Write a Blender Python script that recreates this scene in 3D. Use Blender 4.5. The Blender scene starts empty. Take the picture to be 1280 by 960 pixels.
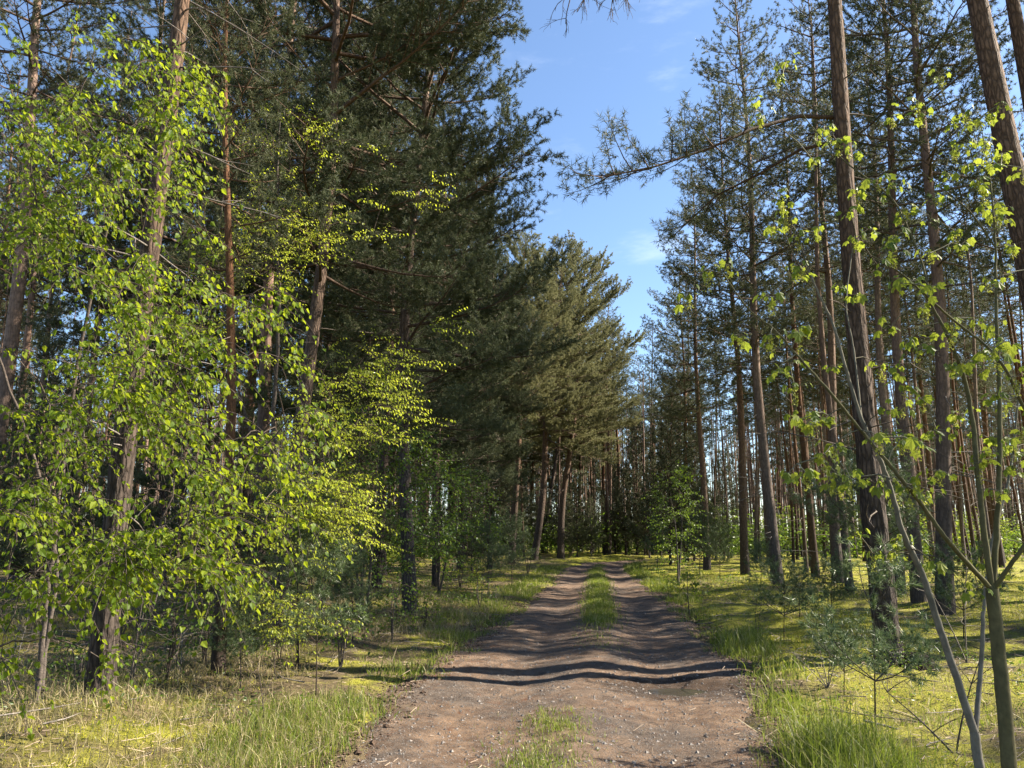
import bpy, math
import numpy as np
from mathutils import Vector, Matrix

R = math.radians
SC = bpy.context.scene
COL = SC.collection
PITCH = R(11.3); FPX = 960.0; CAMH = 1.6
CP, SP = math.cos(PITCH), math.sin(PITCH)
SUN_AZ, SUN_EL = R(83), R(38)

# ------------------------------------------------------------------ camera geometry
def ray(px, py):
    x = (px - 640) / FPX; y = -(py - 480) / FPX
    return np.array([x, CP - SP * y, SP + CP * y])

def at(px, py, Y):
    d = ray(px, py); t = Y / d[1]
    return np.array([0, 0, CAMH]) + d * t

def gnd(px, py):
    d = ray(px, py); t = -CAMH / d[2]
    p = d * t
    return np.array([p[0], p[1], 0.0])

# ------------------------------------------------------------------ terrain
RY = np.array([-30, 0, 5.85, 9.3, 12.8, 18.4, 27.7, 40, 47, 52, 56, 59.5, 62, 64, 66, 70, 80.])
RX = np.array([-2.9, -.15, .30, .83, 1.34, 1.97, 2.97, 4.2, 5.2, 6.5, 8.6, 12, 16.5, 22, 30, 50, 110.])
def _poly():
    pts = [np.array([RX[0], RY[0]])]
    for i in range(len(RX) - 1):
        a = np.array([RX[i], RY[i]]); b = np.array([RX[i + 1], RY[i + 1]])
        n = max(2, int(np.linalg.norm(b - a) / .5))
        for k in range(1, n + 1):
            pts.append(a + (b - a) * k / n)
    p = np.array(pts)
    for _ in range(12):
        p[1:-1] = .25 * p[:-2] + .5 * p[1:-1] + .25 * p[2:]
    return p
ROAD = _poly()
_seg = np.diff(ROAD, axis=0)
RS = np.concatenate([[0], np.cumsum(np.hypot(_seg[:, 0], _seg[:, 1]))])
RT = np.gradient(ROAD, axis=0); RT /= np.linalg.norm(RT, axis=1)[:, None]
RN = np.stack([RT[:, 1], -RT[:, 0]], 1)          # points right of travel
RH = np.interp(ROAD[:, 1], [-30, 5.8, 9.3, 13, 20, 28, 45, 80], [1.85, 1.85, 2.08, 2.08, 2.0, 1.8, 1.75, 1.72])

def road_lat(x, y):
    """signed lateral offset from the road centre line, half width there and arc length"""
    x = np.asarray(x, float).ravel(); y = np.asarray(y, float).ravel()
    lat = np.empty(len(x)); hw = np.empty(len(x)); s = np.empty(len(x))
    for a in range(0, len(x), 20000):
        b = slice(a, a + 20000)
        d = (x[b, None] - ROAD[None, :, 0]) ** 2 + (y[b, None] - ROAD[None, :, 1]) ** 2
        i = d.argmin(1)
        lat[b] = (x[b] - ROAD[i, 0]) * RN[i, 0] + (y[b] - ROAD[i, 1]) * RN[i, 1]
        far = np.sqrt(d[np.arange(len(i)), i])
        lat[b] = np.where(np.abs(lat[b]) < far * .7, np.sign(lat[b] + 1e-9) * far, lat[b])
        hw[b] = RH[i]; s[b] = RS[i]
    hw = hw + .10 * W2(x * .55, y * .55) + .035 * W3(x * .8, y * .8)
    return lat, hw, s

class Wave:
    def __init__(self, seed, n=14, f0=.3, f1=3.0):
        r = np.random.default_rng(seed)
        a = r.uniform(0, 2 * np.pi, n); f = np.exp(r.uniform(np.log(f0), np.log(f1), n))
        self.kx = np.cos(a) * f; self.ky = np.sin(a) * f; self.p = r.uniform(0, 6.28, n)
        self.w = (f / f0) ** -.8; self.w /= np.sqrt((self.w ** 2).sum() / 2)
    def __call__(self, x, y):
        z = 0
        for i in range(len(self.p)):
            z = z + self.w[i] * np.sin(self.kx[i] * x + self.ky[i] * y + self.p[i])
        return z
W1, W2, W3, W4 = Wave(1, 14, .15, .8), Wave(2, 16, 1, 5), Wave(3, 20, 4, 16), Wave(4, 18, .5, 2.5)

def ss(a, b, x):
    t = np.clip((x - a) / (b - a), 0, 1)
    return t * t * (3 - 2 * t)

def base_z(x, y):
    return .0 + .05 * W1(x, y) * ss(4, 14, np.hypot(x, y - 8))

def ground_z(x, y):
    x = np.asarray(x, float); y = np.asarray(y, float); sh = x.shape
    lat, hw, s = road_lat(x, y); x = x.ravel(); y = y.ravel()
    al = np.abs(lat)
    z = base_z(x, y)
    side = ss(hw - .05, hw + .5, al)
    z = z + side * (.045 + .032 * W2(x, y) + .018 * W3(x, y))
    z = z + ss(hw + .3, hw + 2.5, al) * (.05 + .05 * W4(x, y)) * np.where(lat < 0, 1.2, .8)
    z = z - .16 * (1 - ss(hw - .35, hw + .02, al))
    return z.reshape(sh)

def road_z(x, y, lat, hw, s):
    z = base_z(x, y)
    rut = np.exp(-((np.abs(lat - .05) - .85) / .38) ** 2)
    hump = np.exp(-((lat - .05) / .35) ** 2)
    near = np.exp(-((y - 10.2) / 4.0) ** 2)
    z = z - .055 * rut + .03 * hump
    z = z + near * .32 * (.022 * np.sin(3.1 * y + .5 * W4(x, y) + .5 * lat) + .028 * W4(x * 1.4, y * 2.2))
    z = z + .009 * W2(x * 1.3, y * 1.6) + .0075 * W3(x, y) * (.5 + .8 * hump) + .004 * W3(x * 2.6, y * 2.6)
    z = z - .075 * np.exp(-(((x - 1.95) / .5) ** 2 + ((y - 9.0) / .36) ** 2))
    edge = ss(hw - .35, hw + .25, np.abs(lat))
    return z - .10 * edge + .02 * W2(x * 1.7, y * 1.7) * edge

def surf_z(x, y):
    x = np.asarray(x, float); y = np.asarray(y, float)
    lat, hw, s = road_lat(x, y)
    g = ground_z(x, y).ravel(); r = road_z(x.ravel(), y.ravel(), lat, hw, s)
    return np.where(np.abs(lat) < hw + .3, np.maximum(g, r), g).reshape(x.shape)

# ------------------------------------------------------------------ mesh builder
class MB:
    def __init__(self):
        self.v = []; self.f = {3: [], 4: []}; self.m = {3: [], 4: []}; self.n = 0; self.sm = {3: [], 4: []}
    def add(self, verts, faces, mat=0, smooth=False):
        verts = np.asarray(verts, np.float32).reshape(-1, 3); faces = np.asarray(faces, np.int64)
        k = faces.shape[1]
        self.v.append(verts); self.f[k].append(faces + self.n)
        self.m[k].append(np.full(len(faces), mat, np.int32)); self.sm[k].append(np.full(len(faces), smooth, bool))
        self.n += len(verts)
    def mesh(self, name, mats):
        me = bpy.data.meshes.new(name)
        v = np.concatenate(self.v)
        loops, tot, mi, sm = [], [], [], []
        for k in (3, 4):
            if self.f[k]:
                f = np.concatenate(self.f[k]); loops.append(f.ravel()); tot.append(np.full(len(f), k, np.int32))
                mi.append(np.concatenate(self.m[k])); sm.append(np.concatenate(self.sm[k]))
        loops = np.concatenate(loops).astype(np.int32); tot = np.concatenate(tot)
        me.vertices.add(len(v)); me.vertices.foreach_set('co', v.ravel())
        me.loops.add(len(loops)); me.loops.foreach_set('vertex_index', loops)
        me.polygons.add(len(tot))
        st = np.concatenate([[0], np.cumsum(tot)[:-1]]).astype(np.int32)
        me.polygons.foreach_set('loop_start', st); me.polygons.foreach_set('loop_total', tot)
        me.polygons.foreach_set('material_index', np.concatenate(mi)); me.polygons.foreach_set('use_smooth', np.concatenate(sm))
        for m in (mats if isinstance(mats, (list, tuple)) else [mats]): me.materials.append(m)
        me.update(); me.validate(clean_customdata=False)
        return me
    def tube(self, pts, rad, k=6, mat=0, disp=None):
        pts = np.asarray(pts, float); n = len(pts); rad = np.broadcast_to(np.asarray(rad, float), (n,))
        t = np.gradient(pts, axis=0); t /= np.linalg.norm(t, axis=1)[:, None] + 1e-9
        m = np.abs(t.mean(0)); ref = np.zeros(3); ref[m.argmin()] = 1
        u = np.cross(t, ref); u /= np.linalg.norm(u, axis=1)[:, None] + 1e-9
        w = np.cross(t, u)
        a = np.arange(k) * 2 * np.pi / k
        r = np.repeat(rad[:, None], k, 1)
        if disp is not None: r = r * (1 + disp)
        V = pts[:, None, :] + r[:, :, None] * (np.cos(a)[None, :, None] * u[:, None, :] + np.sin(a)[None, :, None] * w[:, None, :])
        i = np.arange(n - 1)[:, None] * k; j = np.arange(k)[None, :]; j2 = (j + 1) % k
        F = np.stack([i + j, i + j2, i + k + j2, i + k + j], -1).reshape(-1, 4)
        self.add(V.reshape(-1, 3), F, mat, True)

def unit(v):
    return v / (np.linalg.norm(v, axis=-1, keepdims=True) + 1e-9)

# ------------------------------------------------------------------ materials
def newmat(name):
    m = bpy.data.materials.new(name); m.use_nodes = True
    nt = m.node_tree; nt.nodes.clear()
    return m, nt, nt.nodes, nt.links

def ramp(N, stops):
    n = N.new('ShaderNodeValToRGB'); cr = n.color_ramp
    while len(cr.elements) < len(stops): cr.elements.new(.5)
    for e, (p, c) in zip(cr.elements, stops):
        e.position = p; e.color = (*c, 1)
    return n

def leaf_mat(name, stops, trans=.45, tcol=None, rough=.45, spec=.35, objvar=.0):
    m, nt, N, L = newmat(name)
    out = N.new('ShaderNodeOutputMaterial'); g = N.new('ShaderNodeNewGeometry')
    rp = ramp(N, stops); L.new(g.outputs['Random Per Island'], rp.inputs[0])
    col = rp.outputs[0]
    if objvar:
        oi = N.new('ShaderNodeObjectInfo'); hs = N.new('ShaderNodeHueSaturation')
        mr = N.new('ShaderNodeMapRange'); mr.inputs[3].default_value = 1 - objvar; mr.inputs[4].default_value = 1 + objvar
        L.new(oi.outputs['Random'], mr.inputs[0]); L.new(mr.outputs[0], hs.inputs['Value']); L.new(col, hs.inputs['Color'])
        col = hs.outputs[0]
    p = N.new('ShaderNodeBsdfPrincipled'); p.inputs['Roughness'].default_value = rough
    p.inputs['Specular IOR Level'].default_value = spec
    L.new(col, p.inputs['Base Color'])
    t = N.new('ShaderNodeBsdfTranslucent')
    if tcol:
        mx = N.new('ShaderNodeMix'); mx.data_type = 'RGBA'; mx.blend_type = 'MIX'; mx.inputs[0].default_value = .55
        L.new(col, mx.inputs[6]); mx.inputs[7].default_value = (*tcol, 1); L.new(mx.outputs[2], t.inputs[0])
    else: L.new(col, t.inputs[0])
    ms = N.new('ShaderNodeMixShader'); ms.inputs[0].default_value = trans
    L.new(p.outputs[0], ms.inputs[1]); L.new(t.outputs[0], ms.inputs[2]); L.new(ms.outputs[0], out.inputs[0])
    return m

def bark_mat(name, low, high, zlo, zhi, scale=9, stretch=.22, bump=.5, dark=.35):
    m, nt, N, L = newmat(name)
    out = N.new('ShaderNodeOutputMaterial'); p = N.new('ShaderNodeBsdfPrincipled'); p.inputs['Roughness'].default_value = .85
    p.inputs['Specular IOR Level'].default_value = .2
    tc = N.new('ShaderNodeTexCoord'); mp = N.new('ShaderNodeMapping'); mp.inputs['Scale'].default_value = (scale, scale, scale * stretch)
    L.new(tc.outputs['Object'], mp.inputs[0])
    nz = N.new('ShaderNodeTexNoise'); nz.inputs['Scale'].default_value = 1.3; nz.inputs['Detail'].default_value = 6; nz.inputs['Roughness'].default_value = .65
    L.new(mp.outputs[0], nz.inputs['Vector'])
    ad = N.new('ShaderNodeMix'); ad.data_type = 'VECTOR'; ad.inputs[0].default_value = .35
    L.new(mp.outputs[0], ad.inputs[4]); L.new(nz.outputs['Color'], ad.inputs[5])
    vo = N.new('ShaderNodeTexVoronoi'); vo.feature = 'DISTANCE_TO_EDGE'; vo.inputs['Scale'].default_value = 2.6
    L.new(ad.outputs[1], vo.inputs['Vector'])
    cr = ramp(N, [(0, (dark,) * 3), (.22, (1, 1, 1))]); L.new(vo.outputs['Distance'], cr.inputs[0])
    sx = N.new('ShaderNodeSeparateXYZ'); L.new(tc.outputs['Object'], sx.inputs[0])
    zn = N.new('ShaderNodeMath'); zn.operation = 'MULTIPLY_ADD'; zn.inputs[1].default_value = 3.0; L.new(nz.outputs[0], zn.inputs[0]); L.new(sx.outputs[2], zn.inputs[2])
    mr = N.new('ShaderNodeMapRange'); mr.inputs[1].default_value = zlo; mr.inputs[2].default_value = zhi; L.new(zn.outputs[0], mr.inputs[0])
    mx = N.new('ShaderNodeMix'); mx.data_type = 'RGBA'; mx.inputs[6].default_value = (*low, 1); mx.inputs[7].default_value = (*high, 1)
    L.new(mr.outputs[0], mx.inputs[0])
    m2 = N.new('ShaderNodeMix'); m2.data_type = 'RGBA'; m2.blend_type = 'MULTIPLY'; m2.inputs[0].default_value = .8
    L.new(mx.outputs[2], m2.inputs[6]); L.new(cr.outputs[0], m2.inputs[7])
    n2 = N.new('ShaderNodeTexNoise'); n2.inputs['Scale'].default_value = 14; n2.inputs['Detail'].default_value = 10; n2.inputs['Roughness'].default_value = .7; L.new(tc.outputs['Object'], n2.inputs['Vector'])
    m3 = N.new('ShaderNodeMix'); m3.data_type = 'RGBA'; m3.blend_type = 'OVERLAY'; m3.inputs[0].default_value = .85
    L.new(m2.outputs[2], m3.inputs[6]); L.new(n2.outputs[0], m3.inputs[7])
    oi = N.new('ShaderNodeObjectInfo'); hv = N.new('ShaderNodeHueSaturation'); r1 = N.new('ShaderNodeMapRange'); r1.inputs[3].default_value = .7; r1.inputs[4].default_value = 1.3
    r2_ = N.new('ShaderNodeMapRange'); r2_.inputs[3].default_value = 1.15; r2_.inputs[4].default_value = .6; L.new(oi.outputs['Random'], r1.inputs[0]); L.new(oi.outputs['Random'], r2_.inputs[0])
    L.new(r1.outputs[0], hv.inputs['Value']); L.new(r2_.outputs[0], hv.inputs['Saturation']); L.new(m3.outputs[2], hv.inputs['Color'])
    L.new(hv.outputs[0], p.inputs['Base Color'])
    hm = N.new('ShaderNodeMath'); hm.operation = 'MULTIPLY_ADD'; hm.inputs[1].default_value = .35; L.new(nz.outputs[0], hm.inputs[0]); L.new(cr.outputs[0], hm.inputs[2])
    bp = N.new('ShaderNodeBump'); bp.inputs['Strength'].default_value = bump; bp.inputs['Distance'].default_value = .02
    L.new(hm.outputs[0], bp.inputs['Height']); L.new(bp.outputs[0], p.inputs['Normal'])
    L.new(p.outputs[0], out.inputs[0])
    return m

def noise_ground(name, build):
    m, nt, N, L = newmat(name)
    out = N.new('ShaderNodeOutputMaterial'); p = N.new('ShaderNodeBsdfPrincipled'); p.inputs['Specular IOR Level'].default_value = .2
    p.inputs['Roughness'].default_value = .9
    tc = N.new('ShaderNodeTexCoord')
    def nz(scale, detail=6, rough=.6):
        n = N.new('ShaderNodeTexNoise'); n.inputs['Scale'].default_value = scale; n.inputs['Detail'].default_value = detail; n.inputs['Roughness'].default_value = rough
        L.new(tc.outputs['Object'], n.inputs['Vector']); return n
    def mix(f, a, b, bt='MIX'):
        x = N.new('ShaderNodeMix'); x.data_type = 'RGBA'; x.blend_type = bt
        if hasattr(f, 'links'): L.new(f, x.inputs[0])
        else: x.inputs[0].default_value = f
        for s, c in ((6, a), (7, b)):
            if hasattr(c, 'links'): L.new(c, x.inputs[s])
            else: x.inputs[s].default_value = (*c, 1)
        return x.outputs[2]
    def thr(sock, a, b):
        x = N.new('ShaderNodeMapRange'); x.interpolation_type = 'SMOOTHSTEP'; x.inputs[1].default_value = a; x.inputs[2].default_value = b
        L.new(sock, x.inputs[0]); return x.outputs[0]
    col, height, dist = build(N, L, tc, nz, mix, thr, p)
    L.new(col, p.inputs['Base Color'])
    bp = N.new('ShaderNodeBump'); bp.inputs['Strength'].default_value = .9; bp.inputs['Distance'].default_value = dist
    L.new(height, bp.inputs['Height']); L.new(bp.outputs[0], p.inputs['Normal']); L.new(p.outputs[0], out.inputs[0])
    return m

def g_forest(N, L, tc, nz, mix, thr, p):
    a, b, c, d = nz(.55, 4), nz(2.2, 6), nz(18, 8, .7), nz(70, 6, .7)
    c1 = mix(thr(c.outputs[0], .35, .65), (.060, .045, .025), (.150, .112, .060))      # needle litter, straw
    c2 = mix(thr(d.outputs[0], .35, .65), (.085, .088, .014), (.335, .32, .032))     # moss
    f = N.new('ShaderNodeMath'); f.operation = 'MULTIPLY_ADD'; f.inputs[1].default_value = .5
    L.new(b.outputs[0], f.inputs[0]); L.new(a.outputs[0], f.inputs[2])
    sx = N.new('ShaderNodeSeparateXYZ'); L.new(tc.outputs['Object'], sx.inputs[0]); f2 = N.new('ShaderNodeMath'); f2.operation = 'MULTIPLY_ADD'; f2.inputs[1].default_value = .16
    L.new(thr(sx.outputs[0], 1.5, 4.5), f2.inputs[0]); L.new(f.outputs[0], f2.inputs[2])
    col = mix(thr(f2.outputs[0], .70, .95), c1, c2); n9 = nz(6, 9, .75); col = mix(.8, col, n9.outputs[0], 'OVERLAY')
    h = N.new('ShaderNodeMath'); h.operation = 'ADD'; L.new(c.outputs[0], h.inputs[0]); L.new(d.outputs[0], h.inputs[1])
    return col, h.outputs[0], .035

def g_road(N, L, tc, nz, mix, thr, p):
    a, b, c, d = nz(.8, 4), nz(5, 7, .65), nz(45, 8, .75), nz(160, 4, .7)
    vo = N.new('ShaderNodeTexVoronoi'); vo.inputs['Scale'].default_value = 95; L.new(tc.outputs['Object'], vo.inputs['Vector'])
    c1 = mix(thr(b.outputs[0], .36, .66), (.118, .073, .046), (.245, .162, .105))     # dry sandy earth
    c2 = mix(thr(b.outputs[0], .3, .7), (.068, .050, .039), (.150, .112, .086))     # darker gravelly earth
    col = mix(thr(a.outputs[0], .42, .62), c1, c2)
    n2 = nz(2.6, 8, .7)
    col = mix(thr(n2.outputs[0], .56, .68), col, (.135, .060, .028))                # fallen needles
    col = mix(thr(vo.outputs['Color'], .5, .9), col, mix(.5, col, (.16, .145, .135)))
    col = mix(.85, col, c.outputs[0], 'OVERLAY'); col = mix(.55, col, d.outputs[0], 'OVERLAY')
    vm = N.new('ShaderNodeVectorMath'); vm.operation = 'SUBTRACT'; vm.inputs[1].default_value = (1.9, 9.05, 0); L.new(tc.outputs['Object'], vm.inputs[0])
    vs_ = N.new('ShaderNodeVectorMath'); vs_.operation = 'MULTIPLY'; vs_.inputs[1].default_value = (.75, .95, 0); L.new(vm.outputs[0], vs_.inputs[0])
    vl = N.new('ShaderNodeVectorMath'); vl.operation = 'LENGTH'; L.new(vs_.outputs[0], vl.inputs[0])
    ad = N.new('ShaderNodeMath'); ad.operation = 'MULTIPLY_ADD'; ad.inputs[1].default_value = .9; L.new(b.outputs[0], ad.inputs[0]); L.new(vl.outputs['Value'], ad.inputs[2])
    wet = thr(ad.outputs[0], 1.35, .95)
    col = mix(wet, col, mix(1.0, col, (.38, .36, .34), 'MULTIPLY'))
    h = N.new('ShaderNodeMath'); h.operation = 'ADD'; L.new(c.outputs[0], h.inputs[0]); L.new(d.outputs[0], h.inputs[1])
    return col, h.outputs[0], .04

M = {}
M['bark'] = bark_mat('pine_bark', (.070, .054, .045), (.160, .095, .060), 3.0, 9.5, dark=.3, scale=12, bump=1.0)
M['bark_far'] = bark_mat('pine_bark_slender', (.062, .047, .039), (.185, .100, .060), 2.0, 8.5, scale=11, dark=.55)
M['twig'] = bark_mat('twig_bark', (.065, .048, .038), (.13, .08, .052), 3, 12, scale=22, bump=.2)
M['dead'] = bark_mat('dead_twig_bark', (.17, .14, .115), (.12, .095, .08), 3, 12, scale=30, bump=.2)
M['smooth'] = bark_mat('smooth_olive_bark', (.125, .105, .060), (.115, .105, .052), .8, 3, scale=14, stretch=.5, bump=.12, dark=.8)
M['grey_smooth'] = bark_mat('smooth_grey_bark', (.145, .125, .105), (.12, .105, .07), .8, 3, scale=14, stretch=.5, bump=.12, dark=.8)
M['birch'] = bark_mat('young_birch_bark', (.085, .066, .054), (.075, .055, .042), 1.5, 4, scale=16, stretch=1.6, bump=.15, dark=.45)
M['needle'] = leaf_mat('pine_needles', [(0, (0.056, 0.072, 0.0352)), (.5, (0.088, 0.1, 0.048)), (1, (0.124, 0.128, 0.0624))], .32, None, .55, .22, .15)
M['needle_dark'] = leaf_mat('dark_pine_needles', [(0, (0.043, 0.062, 0.031)), (.5, (0.072, 0.088, 0.042)), (1, (0.112, 0.118, 0.056))], .28, None, .55, .2, .12)
M['needle_olive'] = leaf_mat('olive_pine_needles', [(0, (0.128, 0.136, 0.0595)), (.5, (0.187, 0.187, 0.0833)), (1, (0.246, 0.23, 0.104))], .40, None, .55, .2, .12)
M['needle_young'] = leaf_mat('young_pine_needles', [(0, (0.06, 0.096, 0.036)), (.5, (0.088, 0.128, 0.048)), (1, (0.128, 0.16, 0.064))], .3, None, .42, .45, .12)
M['birch_leaf'] = leaf_mat('birch_leaves', [(0, (0.048, 0.088, 0.009)), (.6, (0.098, 0.152, 0.0136)), (1, (0.20, 0.245, 0.022))], .54, (0.40, 0.47, 0.017), .5, .16)
M['beech_leaf'] = leaf_mat('spring_leaves', [(0, (0.22, 0.28, 0.024)), (.6, (0.30, 0.35, 0.033)), (1, (0.40, 0.41, 0.05))], .57, (0.60, 0.66, 0.05), .4, .35)
M['maple_leaf'] = leaf_mat('maple_leaves', [(0, (0.08, 0.132, 0.0192)), (.6, (0.128, 0.18, 0.024)), (1, (0.216, 0.248, 0.036))], .5, (0.352, 0.4, 0.04), .5, .2)
M['flower'] = leaf_mat('maple_flowers', [(0, (0.256, 0.288, 0.048)), (1, (0.352, 0.36, 0.072))], .4, (0.4, 0.4, 0.064), .5, .2)
M['bush_leaf'] = leaf_mat('shrub_leaves', [(0, (0.045, 0.0863, 0.015)), (.6, (0.0713, 0.124, 0.0195)), (1, (0.12, 0.173, 0.0263))], .48, (0.203, 0.3, 0.0225), .4, .35, .15)
M['grass'] = leaf_mat('grass_blades', [(0, (0.0562, 0.09, 0.0135)), (.45, (0.105, 0.15, 0.018)), (.75, (0.18, 0.203, 0.03)), (.82, (0.3, 0.27, 0.112)), (1, (0.375, 0.315, 0.165))], .42, (0.255, 0.33, 0.03), .45, .3)
M['dry_grass'] = leaf_mat('dry_grass_blades', [(0, (0.102, 0.114, 0.027)), (.3, (0.18, 0.168, 0.06)), (.6, (0.276, 0.228, 0.12)), (1, (0.348, 0.288, 0.18))], .35, None, .5, .3)
M['moss'] = leaf_mat('moss_tips', [(0, (0.20, 0.20, 0.019)), (.6, (0.34, 0.325, 0.032)), (1, (0.43, 0.39, 0.043))], .35, None, .6, .2)
M['forest_floor'] = noise_ground('forest_floor', g_forest)
M['road'] = noise_ground('dirt_road', g_road)
def plain(name, c, rough=.7, spec=.3):
    m, nt, N, L = newmat(name); out = N.new('ShaderNodeOutputMaterial'); p = N.new('ShaderNodeBsdfPrincipled')
    g = N.new('ShaderNodeNewGeometry'); rp = ramp(N, [(0, tuple(x * .6 for x in c)), (1, tuple(x * 1.4 for x in c))]); L.new(g.outputs['Random Per Island'], rp.inputs[0])
    L.new(rp.outputs[0], p.inputs['Base Color'])
    p.inputs['Roughness'].default_value = rough; p.inputs['Specular IOR Level'].default_value = spec
    L.new(p.outputs[0], out.inputs[0]); return m
M['stone'] = plain('stone', (.125, .110, .098)); M['litter'] = plain('litter', (.22, .165, .115)); M['char'] = plain('charred_wood', (.010, .008, .007), .95, .05)
def water():
    m, nt, N, L = newmat('muddy_water'); out = N.new('ShaderNodeOutputMaterial'); p = N.new('ShaderNodeBsdfPrincipled')
    p.inputs['Base Color'].default_value = (.045, .038, .032, 1); p.inputs['Roughness'].default_value = .06; p.inputs['IOR'].default_value = 1.33
    n = N.new('ShaderNodeTexNoise'); n.inputs['Scale'].default_value = 25; b = N.new('ShaderNodeBump'); b.inputs['Strength'].default_value = .08; b.inputs['Distance'].default_value = .01
    L.new(n.outputs[0], b.inputs['Height']); L.new(b.outputs[0], p.inputs['Normal']); L.new(p.outputs[0], out.inputs[0]); return m
M['water'] = water()

# ------------------------------------------------------------------ object helpers
def link(name, me, parent=None):
    o = bpy.data.objects.new(name, me); COL.objects.link(o)
    if parent: o.parent = parent
    return o
def tag(o, label=None, cat=None, group=None, kind=None):
    for k, v in (('label', label), ('category', cat), ('group', group), ('kind', kind)):
        if v: o[k] = v
    return o
def root(name, loc, label, cat, group=None):
    e = bpy.data.objects.new(name, None); COL.objects.link(e); e.location = [float(c) for c in loc]; e.empty_display_size = .3
    return tag(e, label, cat, group)

# ------------------------------------------------------------------ pine generator
def needle_tris(mb, P, D, rng, n, length, width, shoot, mat, spread=.8):
    """bundles of needles round shoots at P pointing along D"""
    P = np.asarray(P); D = unit(np.asarray(D)); T = len(P)
    if not T: return
    P = np.repeat(P, n, 0); D = np.repeat(D, n, 0); K = len(P)
    o = P + D * (rng.random((K, 1)) * shoot)
    d = unit(D * rng.uniform(.05, .95, (K, 1)) + unit(rng.normal(size=(K, 3))) * spread)
    w = unit(np.cross(d, rng.normal(size=(K, 3)))) * (width / 2) * rng.uniform(.7, 1.3, (K, 1))
    l = length * rng.uniform(.7, 1.15, (K, 1))
    V = np.stack([o - w, o + w, o + d * l], 1).reshape(-1, 3)
    mb.add(V, np.arange(K * 3).reshape(-1, 3), mat)

def path(rng, start, az, el, L, n=7, sag=.3, up=.5, wob=.12):
    s = np.linspace(0, 1, n)
    e = el - sag * s + up * s * s
    a = az + np.cumsum(rng.normal(0, wob, n))
    st = np.stack([np.cos(a) * np.cos(e), np.sin(a) * np.cos(e), np.sin(e)], 1) * (L / (n - 1))
    p = np.cumsum(st, 0); p -= p[0]
    return start + p

def pine_crown_part(mb, rng, pts, r0, cfg, P, D, twigs=True):
    """side shoots and needle tufts along one limb"""
    n = len(pts); L = np.linalg.norm(np.diff(pts, axis=0), axis=1).sum()
    ns = max(4, int(L / cfg['subsp']))
    for j in range(ns):
        s = cfg['s0'] + (1 - cfg['s0']) * (j + rng.random()) / ns
        f = s * (n - 1); i = min(int(f), n - 2); p = pts[i] + (pts[i + 1] - pts[i]) * (f - i)
        t = unit(pts[i + 1] - pts[i])
        side = 1 if j % 2 else -1
        h = unit(np.cross(t, [0, 0, 1]))
        a = R(rng.uniform(30, 65))
        d = unit(t * math.cos(a) + h * side * math.sin(a) + np.array([0, 0, rng.uniform(-.25, .55)]))
        l = min(cfg['submax'], max(.25, (.25 + .42 * (1 - s)) * L * rng.uniform(.6, 1.2)))
        m = 4
        q = p + d * np.linspace(0, l, m)[:, None] + np.array([0, 0, 1]) * (np.linspace(0, 1, m) ** 2 * l * .22)[:, None] + rng.normal(0, .02, (m, 3)) * np.linspace(0, 1, m)[:, None]
        if twigs: mb.tube(q, np.linspace(max(.005, r0 * .3), .003, m) * cfg.get('twk', 1), 3, 0)
        nt = max(2, int(l / cfg['tsp']))
        u = .3 + .7 * (np.arange(nt) + rng.random(nt)) / nt
        fi = u * (m - 1); ii = np.minimum(fi.astype(int), m - 2)
        tp = q[ii] + (q[ii + 1] - q[ii]) * (fi - ii)[:, None]
        td = unit(d * .6 + rng.normal(0, .55, (nt, 3)) + np.array([0, 0, .35]))
        P.append(tp + td * rng.uniform(0, .10, (nt, 1))); D.append(td)
    P.append(pts[-1:]); D.append(unit(pts[-1:] - pts[-2:-1]))

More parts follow.
